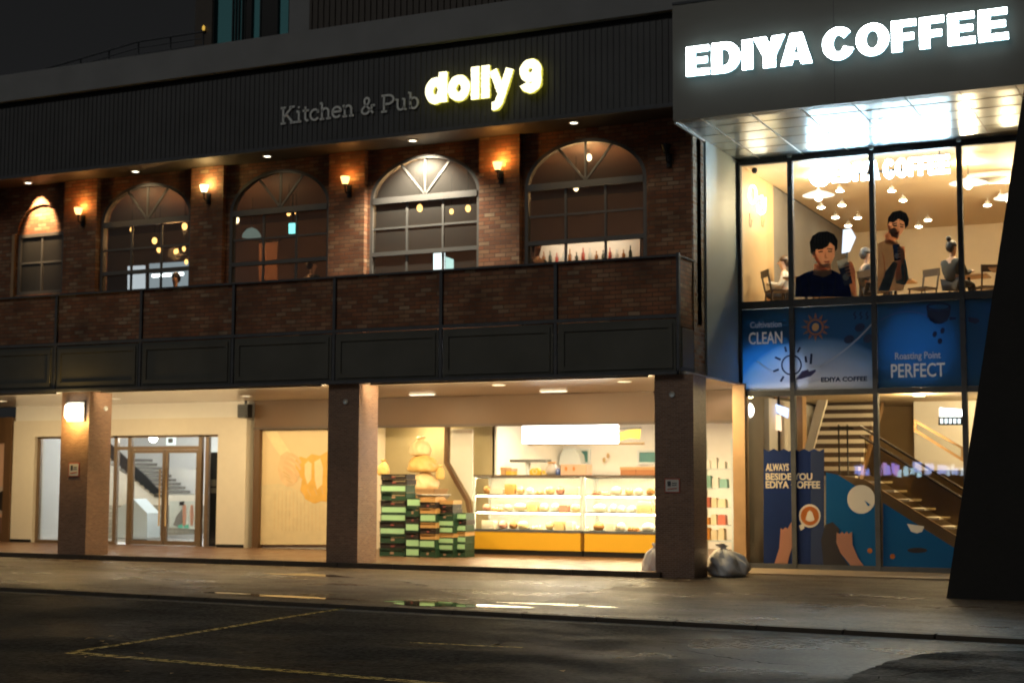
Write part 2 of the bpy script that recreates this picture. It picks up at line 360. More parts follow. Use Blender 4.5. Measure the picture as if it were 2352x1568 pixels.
# gutter strip: concrete band along the kerb, slightly paler
mb = MB(); mb.add([(-60, kY(-60)-.3, RZ+.003), (40, kY(40)-.3, RZ+.003), (40, kY(40)-.005, RZ+.003), (-60, kY(-60)-.005, RZ+.003)], [(0, 1, 2, 3)])
struct(mb.build('gutter', asphalt('gutter_concrete', (.10, .095, .085), .35, .5, 1.0, .3, .04, .10), loc=(0, 17, RZ)))
def line(name, pts, w):
    mb = MB(); out = []
    a, b = Vector(pts[0]), Vector(pts[1]); n = Vector((-(b-a).y, (b-a).x)).normalized()*w/2; k = 24; vs = []
    for i in range(k+1):
        p = a.lerp(b, i/k); vs += [(p.x+n.x, p.y+n.y, RZ+.005), (p.x-n.x, p.y-n.y, RZ+.005)]
    mb.add(vs, [(2*i, 2*i+1, 2*i+3, 2*i+2) for i in range(k)])
    return struct(mb.build(name, m_yel))
def pl(*p): return [PZ(u, v, RZ+.005) for u, v in p]
line('road_marking', pl((160, 1497), (1010, 1569)), .15); line('road_marking', pl((1010, 1569), (1420, 1604)), .15)
line('road_marking', pl((172, 1495), (410, 1458)), .11); line('road_marking', pl((410, 1458), (655, 1417)), .11); line('road_marking', pl((655, 1417), (880, 1382)), .10)
line('road_marking', pl((905, 1393), (1330, 1418)), .09)
line('road_marking', pl((940, 1474), (1200, 1486)), .08)
# puddles on the pavement next to the kerb
def puddle(c, rx, ry, seed, n=40, z=.004):
    r = random.Random(seed); ph = [r.uniform(0, 6.28) for _ in range(4)]; pts = []
    for i in range(n):
        t = 2*math.pi*i/n; k = 1+.22*math.sin(3*t+ph[0])+.14*math.sin(5*t+ph[1])+.10*math.sin(9*t+ph[2])
        pts.append((c[0]+rx*k*math.cos(t), c[1]+ry*k*math.sin(t)-.057*rx*k*math.cos(t)))
    mb = MB(); mb.plate(pts, [], z-.003, z, 'z'); return struct(mb.build('puddle', m_water))
puddle((-9.5, 17.9), .95, .30, 1); puddle((-11.9, 18.05), .85, .14, 4); puddle((-13.2, 18.2), .5, .08, 5)
puddle((-8.2, 18.6), .7, .16, 9); puddle((-14.6, 22.4), .8, .25, 12); puddle((-12.6, 20.6), .35, .08, 15)
# worn patch of old asphalt with a broken edge, bottom right
r = random.Random(3); edge = []
e0 = [PZ(u, v, RZ) for u, v in ((1880, 1640), (1935, 1568), (1962, 1548), (2010, 1532), (2040, 1519), (2085, 1510), (2120, 1502), (2185, 1497), (2260, 1496), (2352, 1496), (2600, 1500))]
for a, b in zip(e0[:-1], e0[1:]):
    for i in range(6): t = i/6; edge.append((a[0]+(b[0]-a[0])*t+r.uniform(-.02, .02), a[1]+(b[1]-a[1])*t+r.uniform(-.03, .03)))
edge += [(8, 14), (8, 5), (-2.5, 5)]
mb = MB(); mb.plate(edge, [], RZ+.001, RZ+.008, 'z'); struct(mb.build('asphalt_patch', m_patch))
# cracks in the road and pavement
m_crack = mat('crack', (.012, .011, .010), .95, spec=.1)
def crack(name, pts, z, w, seed):
    r_ = random.Random(seed); q = [PZ(u, v, z) for u, v in pts]; out = []
    for a, b in zip(q[:-1], q[1:]):
        for i in range(10): t = i/10; out.append((a[0]+(b[0]-a[0])*t+r_.uniform(-.05, .05), a[1]+(b[1]-a[1])*t+r_.uniform(-.05, .05)))
    vs = []; n = len(out)
    for i, p in enumerate(out):
        a = out[max(0, i-1)]; b = out[min(n-1, i+1)]; t = Vector((b[0]-a[0], b[1]-a[1])).normalized(); ww = w*r_.uniform(.4, 1.3)*math.sin(math.pi*(i+.5)/n)
        vs += [(p[0]-t.y*ww, p[1]+t.x*ww, z), (p[0]+t.y*ww, p[1]-t.x*ww, z)]
    mb = MB(); mb.add(vs, [(2*i, 2*i+1, 2*i+3, 2*i+2) for i in range(n-1)]); return struct(mb.build(name, m_crack))
crack('road_crack', [(1480, 1480), (1620, 1500), (1760, 1522), (1900, 1530)], RZ+.002, .018, 1); crack('road_crack', [(520, 1540), (700, 1525), (900, 1530), (1100, 1515)], RZ+.002, .014, 2)
crack('road_crack', [(1990, 1560), (2120, 1540), (2250, 1536)], RZ+.0095, .02, 3); crack('pavement_crack', [(1560, 1400), (1700, 1388), (1860, 1395), (2000, 1380)], .002, .014, 4); crack('pavement_crack', [(330, 1352), (470, 1338), (560, 1342)], .002, .014, 5)
# small litter / leaves on the road
leafm = mat('dead_leaf', (.30, .20, .08), .6)
lf = None
for i, (u, v) in enumerate([(240, 1478), (205, 1466), (233, 1472), (262, 1485), (198, 1507), (290, 1540), (255, 1460), (322, 1500), (1140, 1480), (1290, 1540), (1420, 1510), (395, 1545)]):
    x, y = PZ(u, v, RZ+.005)
    if lf is None:
        lf = MB().add([(-.05, 0, .004), (0, -.025, .012), (.06, 0, .005), (.01, .03, .015)], [(0, 1, 2), (0, 2, 3)]).build('fallen_leaf', leafm, loc=(0, 0, 0))
        o = lf
    else: o = lf.copy(); COL.objects.link(o)
    o.location = (x, y, RZ); o.rotation_euler = (0, 0, i*1.3); o.scale = (1+.3*math.sin(i),)*3
    tag(o, 'small dead leaf lying on the dark wet road', 'leaf', 'dead leaves on the road')

# damp, trodden strip in front of the bakery with a diagonal edge, and pale stains
def sheet(name, pts, m, z, seed, jit=.05):
    r_ = random.Random(seed); out = []
    q = [PZ(u, v, z) for u, v in pts]
    for a, b in zip(q, q[1:]+q[:1]):
        for i in range(8): t = i/8; out.append((a[0]+(b[0]-a[0])*t+r_.uniform(-jit, jit), a[1]+(b[1]-a[1])*t+r_.uniform(-jit, jit)))
    mb = MB(); mb.plate(out, [], z-.003, z, 'z'); return struct(mb.build(name, m))
m_damp = asphalt('damp_asphalt', (.10, .09, .078), .24, .38, .6, .35, .16, .24)
sheet('damp_patch', [(905, 1330), (1512, 1334), (1440, 1343), (1335, 1358), (1262, 1378), (1160, 1398), (1090, 1372), (1000, 1352)], m_damp, .003, 21)
sheet('damp_patch', [(570, 1312), (690, 1318), (640, 1328), (555, 1324)], m_damp, .003, 23)

# ================================================================== PUB BUILDING (upper floor, three-storey block)
YF, YW = 24.6, 25.6
XL, XR = -31.0, -8.6
pub = thing('pub_building', (-16, 25.6, 3.5), 'dark brick building with a corrugated charcoal upper band and a row of arched windows', 'building')
box(XL, 3.2, 24.5, 25.2, 9.83, 10.42).build('parapet', m_parapet, pub)
box(XL, XR, 24.66, 25.0, 9.66, 9.83).build('fascia_trim', m_black, pub)
# corrugated cladding, real ribs
vs = []; x = XL
while x < XR-.02:
    for dx, dy in ((0, 0), (.055, 0), (.065, .03), (.105, .03)): vs.append((min(x+dx, XR), 24.60+dy*.5))
    x += .115
mb = MB(); n = len(vs)
mb.add([(a, b, 8.2) for a, b in vs] + [(a, b, 9.70) for a, b in vs], [(i, i+1, n+i+1, n+i) for i in range(n-1)])
mb.build('corrugated_fascia', m_clad, pub)
box(XL, XR, 24.59, 24.67, 8.13, 8.2).build('fascia_edge', m_steel, pub)
box(XL, XR, 24.67, 25.6, 8.16, 8.2).build('soffit', m_soffit_dark, pub)
# brick wall with arched openings
XC = {'a': -20.935, 'b': -17.525, 'c': -14.145, 'd': -10.755}
HW, ZS, ZT = 1.225, 7.14, 7.98
def archpts(xc, hw, z0, zs, rise, n=20): return [(xc-hw, z0), (xc+hw, z0)] + arc(xc, zs, hw, rise, 0, 180, n)
XB = -23.86
holes = [archpts(c, HW, 5.2, ZS, ZT-ZS) for c in XC.values()] + [archpts(XB, .68, 5.72, 7.09, .64)]
MB().plate([(XL, 4.4), (XR+.02, 4.4), (XR+.02, 8.16), (XL, 8.16)], holes, YW, YW+.24).build('brick_wall', m_brick, pub)
for a, b in ((-23.09, -22.18), (-19.66, -18.84), (-16.25, -15.42), (-12.88, -12.03), (-9.46, -8.62), (-26.6, -25.7)):
    box(a, b, 25.47, YW-.002, 4.45, 8.157).build('pilaster', m_brick, pub)
box(-8.61, -8.58, 25.40, 26.02, 3.5, 8.15).build('side_pier', brick('pale_lit_brick', [(.42, .22, .13), (.50, .40, .32), (.34, .16, .09), (.52, .46, .40), (.40, .30, .24)], (.40, .37, .33), .23, .078, .010), pub)  # whitish brick, made paler still to carry the cafe light
def ring(mb, outer, inner, y0, y1): mb.plate(outer, [inner], y0, y1)
def arched_window(xc, open_bottom=False, light=False):
    f = MB(); w = .07
    ring(f, archpts(xc, HW-.004, 5.2, ZS, ZT-ZS-.004), archpts(xc, HW-w, 5.2+w, ZS, ZT-ZS-w), 25.60, 25.72)
    fr = f.build('arched_window', m_frame, pub)
    m = MB()
    m.box(xc-HW+w, xc+HW-w, 25.585, 25.70, 7.07, 7.19)                      # transom
    m.box(xc-HW+w, xc+HW-w, 25.60, 25.69, 6.03, 6.11)                      # heavy rail
    m.box(xc-HW+w, xc+HW-w, 25.63, 25.67, 6.56, 6.60)
    for dx in (-.40, .40): m.box(xc+dx-.022, xc+dx+.022, 25.632, 25.668, 5.27, 7.07)
    for a in (50, 90, 130):
        t = math.radians(a); L = 1/math.sqrt((math.cos(t)/(HW-w))**2+(math.sin(t)/(ZT-ZS-w))**2)
        m.bar((xc, 25.65, 7.19), (xc+L*math.cos(t), 25.65, 7.19+(L)*math.sin(t)-.005), .04)
    m.build('muntins', m_frame, fr)
    g = MB(); g.plate(archpts(xc, HW-.05, 5.25, ZS, ZT-ZS-.05), [], 25.648, 25.652); g.build('pane', m_pubpane, fr)
for k, c in XC.items(): arched_window(c)
# bricked-up arch over the small left window
MB().plate(archpts(XB, .679, 7.09, 7.095, .635)[0:], [], 25.66, 25.72).build('arch_infill', m_brick, pub)
fr = MB(); ring(fr, [(XB-.68, 5.72), (XB+.68, 5.72), (XB+.68, 7.09), (XB-.68, 7.09)], [(XB-.60, 5.80), (XB+.60, 5.80), (XB+.60, 7.02), (XB-.60, 7.02)], 25.63, 25.72)
sw = fr.build('small_window', m_frame, pub)
box(XB-.02, XB+.02, 25.65, 25.69, 5.80, 7.02).box(XB-.60, XB+.60, 25.652, 25.688, 6.42, 6.46).build('muntins', m_frame, sw)
box(XB-.6, XB+.6, 25.668, 25.672, 5.8, 7.02).build('pane', m_pubpane, sw)
box(XB-.78, XB-.70, 25.54, 25.60, 5.55, 7.1).box(XB-.78, XB+.78, 25.54, 25.6, 5.55, 5.62).build('window_trim', m_wood, pub)
# balcony
bal = box(XL, XR+.02, 24.66, 25.45, 3.52, 3.60).build('balcony', m_steel, pub)
box(XL, XR, 24.655, 24.76, 4.50, 5.50).box(XR-.1, XR, 24.77, 25.4, 4.3, 5.50).build('brick_panel', m_brick, bal)
box(XL, XR+.02, 24.60, 24.80, 5.50, 5.535).box(XR-.12, XR+.03, 24.8, 25.46, 5.502, 5.533).build('top_rail', m_steel, bal)
box(XL, XR+.02, 24.60, 24.68, 4.44, 4.498).build('middle_rail', m_steel, bal)
box(XL, XR+.02, 24.58, 24.70, 3.46, 3.52).build('bottom_rail', m_steel, bal)
PX = [-29.4, -27.06, -24.74, -22.45, -20.2, -17.9, -15.55, -13.23, -10.91, -8.6]
for a in PX: box(a-.03, a+.03, 24.61, 24.654, 3.52, 5.50).build('balcony_post', m_steel, bal)
for a, b in zip(PX[:-1], PX[1:]):
    p = box(a+.05, b-.05, 24.62, 24.66, 3.53, 4.42).build('metal_panel', m_steelpanel, bal)
    q = MB(); ring(q, [(a+.10, 3.57), (b-.10, 3.57), (b-.10, 4.36), (a+.10, 4.36)], [(a+.18, 3.66), (b-.18, 3.66), (b-.18, 4.27), (a+.18, 4.27)], 24.598, 24.617)
    q.build('panel_border', m_steelpanel, bal)
box(XR-.06, XR+.015, 24.78, 25.45, 3.60, 4.28).build('side_panel', m_fascia, bal)
box(XR-.02, XR+.028, 24.58, 24.66, 3.46, 5.56).build('corner_post', m_steel, bal)
# pillars
def pillar(a, b, d=25.4):
    p = box(a, b, 24.7, d, -.02, 3.46)
    o = p.build('pillar', m_tile, pub); return o
pL = pillar(-22.29, -21.55); pM = pillar(-15.70, -15.01); pR = pillar(-9.07, -8.37)
pillar(-28.8, -28.06)
for p, (x, z, y) in ((pM, (*P(793, 922, 24.68), 24.7)), (pR, (*P(1543, 905, 24.68), 24.7))):
    d = MB().tube([(x, y-.03, z), (x, y, z)], .05, 12); d.build('round_plate', m_whitemetal, p)
x = -21.545; yy, zz = _ray(242, 938).y/_ray(242, 938).x*x, CAMH + _ray(242, 938).z/_ray(242, 938).x*x
MB().tube([(x, yy, zz), (x+.03, yy, zz)], .05, 12).build('round_plate', m_whitemetal, pL)
# arcade ceiling, floor
box(XL, XR+.1, 24.72, 29.4, 3.47, 3.515).build('arcade_ceiling', m_arc_ceiling, pub)
# interior of the pub floor
box(XL, XR-.05, 25.85, 31.5, 4.75, 4.8).build('pub_floor', m_darkwood, pub)
box(XL, XR-.05, 25.85, 31.5, 8.1, 8.15).build('pub_ceiling', m_brownroom, pub)
box(XL, XR-.05, 31.5, 31.6, 4.8, 8.1).build('pub_back_wall', m_brownroom, pub)
box(XR-.15, XR-.05, 25.85, 31.5, 4.8, 8.1).build('pub_side_wall', m_brownroom, pub)
# third floor
ux0 = -19.9
box(-16.99, 3.2, 25.8, 26.0, 10, 15).build('upper_wall', m_clad2, pub)
box(-17.49, -16.99, 25.79, 26.0, 10, 15).build('upper_pier', m_parapet, pub)
box(ux0, -19.45, 25.78, 26.0, 10, 15).build('upper_pier', m_clad2, pub)
box(ux0, ux0+.1, 26.0, 32, 10, 15).build('upper_side_wall', m_clad2, pub)
vs = []; x = -16.98
while x < 3.1:
    for dx, dy in ((0, 0), (.06, 0), (.07, .025), (.13, .025)): vs.append((x+dx, 25.765+dy))
    x += .14
mb = MB(); n = len(vs); mb.add([(a, b, 10.1) for a, b in vs] + [(a, b, 15) for a, b in vs], [(i, i+1, n+i+1, n+i) for i in range(n-1)]); mb.build('upper_cladding', m_clad2, pub)
uw = MB(); ring(uw, [(-19.45, 10.1), (-17.49, 10.1), (-17.49, 14.5), (-19.45, 14.5)], [(-19.42, 10.2), (-17.52, 10.2), (-17.52, 14.4), (-19.42, 14.4)], 25.80, 25.95)
uw = uw.build('upper_window', m_black, pub)
mb = MB()
for a, b in ((-18.60, -18.46), (-18.2, -17.80)): mb.box(a, b, 25.82, 25.92, 10.2, 14.4)
for a in (-18.98, -18.90, -18.82, -18.73, -18.66, -18.27): mb.box(a, a+.028, 25.84, 25.9, 10.2, 14.4)
mb.build('mullions', m_black, uw)
box(-19.42, -17.52, 25.87, 25.874, 10.2, 14.4).build('pane', glass('teal_glass', (.55, .75, .75)), uw)
box(-19.8, -17.52, 25.97, 25.98, 10.0, 14.8).build('curtain', emis('teal_lit_blind', (.36, .58, .60), .06), uw)

# roof railing
rl = thing('roof_railing', (-21, 24.8, 10.42), 'thin metal railing along the roof terrace at top left', 'railing')
p0 = [(-19.0, 24.9), (-20.69, 24.9), (-22.7, 25.4), (-25.2, 26.0), (-28, 26.8)]
for k, z in ((0, 10.86), (1, 10.72), (2, 10.58)):
    MB().tube([(x, y, z) for x, y in p0], .022 if k == 0 else .012, 6).build('top_rail' if k == 0 else 'lower_rail', m_steel, rl)
for i in range(9):
    t = i/8*3.99; k = int(t); f = t-k; x = p0[k][0]+(p0[k+1][0]-p0[k][0])*f; y = p0[k][1]+(p0[k+1][1]-p0[k][1])*f
    MB().tube([(x, y, 10.4), (x, y, 10.86)], .018, 6).build('post', m_steel, rl)
# small glowing bulbs added in place of yellow reflections at the third-floor corner
for u, v, w in ((467, 64, 'upper'), (472, 112, 'lower')):
    x, z = P(u, v, 25.72); t = thing('amber_reflection', (x, 25.76, z-.05), f'tiny amber glow standing for a reflection on the third-floor wall corner, {w} of the two', 'lamp', 'amber reflections on the third floor')
    MB().lathe([(.0, -.01), (.028, 0), (.03, .07), (.012, .1)], (x, 25.73, z-.05), 8).build('bulb', emis('dim_amber', (1, .6, .1), .35), t)
    box(x-.02, x+.02, 25.735, 25.78, z-.09, z-.055).build('bracket', m_black, t)

# ---- lettering on the corrugated band
sg = thing('pub_sign', (-16.5, 24.5, 8.4), 'unlit grey serif lettering reading Kitchen & Pub on the corrugated band', 'sign')
def glyphs():
    G = {}
    G['K'] = (.98, [[(.16, 0), (.16, 1)], [(.0, 0), (.32, 0)], [(.0, 1), (.32, 1)], [(.17, .36), (.72, 1)], [(.55, 1), (.9, 1)], [(.36, .56), (.78, 0)], [(.62, 0), (.98, 0)]])
    G['i'] = (.42, [[(.2, 0), (.2, .66)], [(.04, .66), (.2, .66)], [(.03, 0), (.37, 0)], [(.19, .88), (.19, .98)]])
    G['t'] = (.48, [[(.2, .92), (.2, .2)] + arc(.33, .16, .13, .14, 180, 300, 6), [(.03, .66), (.42, .66)]])
    G['c'] = (.62, [arc(.32, .33, .27, .33, 38, 322, 18), [(.53, .42), (.53, .62)]])
    G['h'] = (.78, [[(.17, 0), (.17, 1)], [(.03, 1), (.17, 1)], [(.03, 0), (.32, 0)], [(.17, .42)] + arc(.38, .42, .2, .24, 170, 0, 8) + [(.58, 0)], [(.45, 0), (.73, 0)]])
    G['e'] = (.66, [[(.06, .36), (.58, .36)] + arc(.32, .33, .27, .33, 8, 320, 18)])
    G['n'] = (.78, [[(.17, 0), (.17, .66)], [(.03, .66), (.17, .66)], [(.03, 0), (.32, 0)], [(.17, .42)] + arc(.38, .42, .2, .24, 170, 0, 8) + [(.58, 0)], [(.45, 0), (.73, 0)]])
    G['&'] = (.9, [[(.78, .0), (.26, .62)] + arc(.38, .8, .15, .19, 200, -20, 10) + [(.46, .6), (.2, .42)] + arc(.3, .2, .22, .2, 150, 330, 10) + [(.62, .25), (.74, .48)], [(.62, .48), (.88, .48)]])
    G['P'] = (.82, [[(.16, 0), (.16, 1)], [(.0, 0), (.34, 0)], [(.0, 1), (.42, 1)] + arc(.42, .73, .32, .27, 90, -90, 12) + [(.16, .46)]])
    G['u'] = (.78, [[(.03, .66), (.17, .66), (.17, .24)] + arc(.37, .24, .2, .24, 180, 350, 8), [(.44, .66), (.58, .66), (.58, 0), (.72, 0)]])
    G['b'] = (.72, [[(.02, 1), (.16, 1), (.16, 0)], arc(.37, .33, .24, .33, 160, -160, 18)])
    return G
G = glyphs(); txt = 'Kitchen & Pub'; adv = 0
for ch in txt: adv += .38 if ch == ' ' else G[ch][0]
x0 = P(645, 280, 24.58)[0]; x1 = P(964, 248, 24.58)[0]; z0 = P(660, 283, 24.58)[1]; z1 = P(660, 247.5, 24.58)[1]
sc = (x1-x0)/adv; hz = (z1-z0); cx = x0
for ch in txt:
    if ch == ' ': cx += .38*sc; continue
    mb = MB()
    for st in G[ch][1]: mb.ribbon([(cx+a*sc, z0+b*hz) for a, b in st], .042, 24.572, 24.588)
    mb.build('letter', m_grey_letter, sg); cx += G[ch][0]*sc
box(x0-.02, x1+.02, 24.589, 24.60, z0+.06, z0+.075).build('mounting_rail', m_clad, sg)
dz = thing('dolly_sign', (-13, 24.5, 8.6), 'glowing cream rounded lettering reading dolly 9 with a yellow halo', 'sign')
zb, zx, zt = P(1005, 240, 24.5)[1], P(1005, 183, 24.5)[1], P(1005, 164, 24.5)[1]
xh = P(1060, 176, 24.5)[1] - P(1060, 236, 24.5)[1]; hb = P(1100, 152, 24.5)[1] - P(1100, 226, 24.5)[1]
zb = P(1060, 234, 24.5)[1]
def X(u): return P(u, 200, 24.5)[0]
def lit(strokes, w):
    f = MB(); s = MB()
    for st, cl in strokes:
        n = len(st) if cl else len(st)-1; dense = []
        for i in range(n):
            a = st[i]; b = st[(i+1) % len(st)]; k = max(1, int(math.dist(a, b)/.035))
            dense += [(a[0]+(b[0]-a[0])*j/k, a[1]+(b[1]-a[1])*j/k) for j in range(k)]
        if not cl: dense.append(st[-1])
        f.ribbon(dense, w, 24.42, 24.45, cl, .10); s.ribbon(dense, w*1.12, 24.451, 24.50, cl, .10)
    l = f.build('letter', m_dolly, dz); s.build('letter_side', m_dolly_side, l)
w = .165
def oval(u0, u1, zb, zt): a, b = X(u0), X(u1); return ell((a+b)/2, (zb+zt)/2, (b-a)/2-w/2, (zt-zb)/2-w/2, 26)
xd = X(1030)-w/2
lit([(oval(981, 1028, zb, zb+xh), True), ([(xd, zb+.02), (xd, zb+hb-.02)], False)], w)
lit([(oval(1033, 1082, zb, zb+xh), True)], w)
lit([([(X(1095), zb), (X(1095), zb+hb)], False)], w*.95)
lit([([(X(1118.5), zb), (X(1118.5), zb+hb)], False)], w*.95)
lit([([(X(1136), zb+xh), (X(1156), zb+.05)], False), ([(X(1174), zb+xh), (X(1150), zb-.10), (X(1143), zb-.17), (X(1134), zb-.17)], False)], w*.9)
a9, b9 = X(1197), X(1246); zt9, zb9 = P(1221, 138, 24.5)[1], P(1221, 215, 24.5)[1]; h9 = zt9-zb9; c9 = (a9+b9)/2; r9 = (b9-a9)/2-w/2
lit([(ell(c9, zt9-h9*.34, r9, h9*.34-w/2, 26), True), ([(b9-w/2, zt9-h9*.34), (b9-w/2, zb9+h9*.36)] + arc(c9, zb9+h9*.32, r9, h9*.32-w/2, 0, -165, 14), False)], w)

# ---- sconces on the pilasters
def sconce(u, v, label, lit_, power, col, emat):
    x, z = P(u, v, 25.30); z -= .02
    t = thing('wall_sconce', (x, 25.46, z-.15), label, 'wall lamp', 'lantern sconces between the arched windows')
    box(x-.045, x+.045, 25.44, 25.47, z-.30, z-.06).tube([(x, 25.45, z-.18), (x, 25.36, z-.24), (x, 25.30, z-.20), (x, 25.30, z-.08)], .014, 6).lathe([(.012, -.10), (.05, -.085), (.055, -.07)], (x, 25.30, z), 10).build('bracket', m_black, t)
    MB().lathe([(.05, -.07), (.075, .0), (.09, .06), (.095, .08), (.085, .08)], (x, 25.30, z), 12).build('glass_shade', emat, t)
    MB().lathe([(.015, -.1), (.02, -.14), (.0, -.16)], (x, 25.30, z), 8).build('finial', m_black, t)
    if lit_: point_light('lamp_light', t, (x, 25.35, z+.11), power*.42, col, .04)
em_s = emis('sconce_glass', (1.0, .56, .17), 1.9); em_y = emis('sconce_glass_bright', (1.0, .80, .40), 3)
sconce(180, 484, 'lit amber sconce on the pilaster right of the small bricked-up window', True, 20, (1, .42, .10), em_s)
sconce(469, 432, 'brightest yellow lit sconce, on the pilaster right of the first arched window', True, 26, (1, .66, .24), em_y)
sconce(793, 413, 'dim amber lit sconce on the pilaster between second and third arched windows', True, 9, (1, .40, .08), em_s)
sconce(1143, 380, 'lit orange sconce on the pilaster just left of the rightmost arched window', True, 26, (1, .42, .08), em_s)
sconce(1530, 340, 'unlit dark sconce on the brick at the right end of the pub wall', False, 0, (1, 1, 1), m_black)
# ---- recessed downlights in the soffit
dl = [(65, 419, 'leftmost recessed downlight in the pub soffit, above the bricked-up arch', 150), (311, 393, 'recessed downlight in the soffit over the first arched window', 25), (614, 358, 'faint recessed downlight in the soffit over the second arched window', 10), (948, 322, 'bright recessed downlight in the soffit over the third arched window', 640), (1318, 281, 'recessed downlight in the soffit over the fourth arched window, under the glowing 9', 22)]
for u, v, lab, pw in dl:
    x, y = PZ(u, v, 8.16)
    t = thing('downlight', (x, y, 8.14), lab, 'downlight', 'downlights in the pub soffit')
    MB().lathe([(.07, .018), (.10, .018), (.10, 0), (.07, 0), (.07, .018)], (x, y, 8.14), 18).build('trim_ring', m_white, t)
    MB().lathe([(.0, .006), (.072, .006), (.072, .015)], (x, y, 8.14), 18).build('lens', m_warmdisc, t)
    l = point_light('lamp_light', t, (x, y, 8.125), pw, (1, .86, .64) if u == 948 else (1, .72, .38), .04, 'SPOT', spot_size=math.radians(120), spot_blend=.7)
    l.rotation_euler = (math.radians(14), 0, 0)
    if u == 65: l.rotation_euler = (math.radians(34), 0, 0); l.data.spot_size = math.radians(58); l.data.spot_blend = .5; l.data.energy = 330; l.data.color = (1, .66, .34)

# ================================================================== CAFE BUILDING
YG = 28.0
cafe = thing('cafe_building', (-4, 28, 0), 'two-storey glass-fronted coffee shop with a deep grey sign fascia', 'building')
FR = 3.2
box(XR+.012, FR, 24.38, 24.62, 7.82, 9.86).build('sign_fascia', m_fascia, cafe)
mb = MB()
for x in (P(1917, 200, 24.375)[0], -.2): mb.box(x-.003, x+.003, 24.377, 24.38, 7.83, 9.85)
mb.build('fascia_joint', m_seam, cafe)
box(XR+.012, FR, 24.36, 24.64, 9.86, 9.90).build('fascia_cap', m_steel, cafe)
box(XR+.012, FR, 24.40, 28.3, 7.822, 7.86).build('soffit', m_soffit, cafe)
mb = MB()
for i in range(3, 14): x = -8.1+i*.86; mb.box(x-.008, x+.008, 24.42, 27.95, 7.816, 7.8215)
q = MB()
for i in range(3): x = -8.1+i*.86; q.box(x-.012, x+.012, 24.42, 27.95, 7.814, 7.8215)
q.build('soffit_bright_joint', m_white, cafe)  # first joints coloured white to carry reflected light
for y in (25.05, 25.7, 26.35, 27.0, 27.6): mb.box(XR+.05, FR, y-.006, y+.006, 7.817, 7.8215)
mb.build('soffit_joint', m_seam, cafe)
box(XR+.012, XR+.05, 24.44, 26.0, 7.78, 7.83).build('soffit_edge_trim', m_whitemetal, cafe)
box(XR-.03, XR+.05, 26.04, 28.05, 3.5, 7.82).build('side_wall', mat('side_wall_panel', (.54, .68, .76), .55, var=.05, vscale=1), cafe)
# glazing grid
MX = [P(1700, 905, YG)[0]] + [P(u, v, YG)[0] for u, v in ((1822, 905), (2012, 905), (2216, 905))]
step = MX[3]-MX[2]; MX += [MX[3]+step*i for i in (1, 2, 3, 4)]
ZB, Z1, Z2, Z3 = 0.02, 3.30, 5.03, 7.78
for i, x in enumerate(MX):
    w = .045 if i else .06
    box(x-w, x+w, 27.93, 28.06, ZB, Z3).build('mullion', m_steel if i else m_steel, cafe)
for z, h in ((ZB+.05, .05), (Z1, .05), (Z2-.04, .07), (Z3-.01, .06)):
    for a, b in zip(MX[:-1], MX[1:]): box(a+.046, b-.046, 27.94, 28.05, z-h, z+h).build('transom', m_steel, cafe)
for a, b in zip(MX[:-1], MX[1:]):
    for z0, z1 in ((ZB, Z1), (Z1, Z2), (Z2, Z3)): box(a, b, 28.0, 28.006, z0+.05, z1-.03).build('pane', m_cafepane, cafe)
# upstairs room
box(-8.5, FR, 28.1, 37, 4.80, 4.88).build('upper_room_floor', m_wood, cafe)
box(-8.5, FR, 28.1, 37, 7.76, 7.80).build('upper_room_ceiling', m_tan, cafe)
box(-8.56, -8.5, 28.06, 30.3, 4.88, 7.76).build('wood_panel_wall', m_woodpanel, cafe)
box(-8.60, -8.53, 30.3, 37, 4.88, 7.76).build('concrete_wall', m_concrete, cafe)
box(-8.6, FR, 37, 37.1, 4.88, 7.76).build('back_wall', m_tan, cafe)
box(-5.0, FR, 36.8, 37, 4.88, 6.0).build('back_counter', m_cream, cafe)
box(FR, FR+.1, 25, 37, 0, 9.8).build('far_side_wall', m_concrete, cafe)
# downstairs room
box(-8.5, FR, 28.06, 36, -.05, .03).build('lower_room_floor', m_concrete, cafe)
box(-8.5, FR, 28.06, 36, 3.36, 3.42).build('lower_room_ceiling', m_tan, cafe)
box(-8.5, FR, 35, 35.1, .03, 3.36).build('lower_back_wall', m_woodpanel, cafe)
box(-8.62, -8.5, 28.25, 36, .03, 3.36).build('lower_side_wall', m_concrete, cafe)
box(-8.66, -8.42, 27.86, 28.1, 0, 3.5).build('corner_post', m_wood, cafe)
struct(box(XR-.6, 3, 26.3, 28.05, -.02, .028).build('entrance_step', mat('warm_stone', (.34, .26, .17), .5, bump=.2), loc=(-4, 27, 0)))

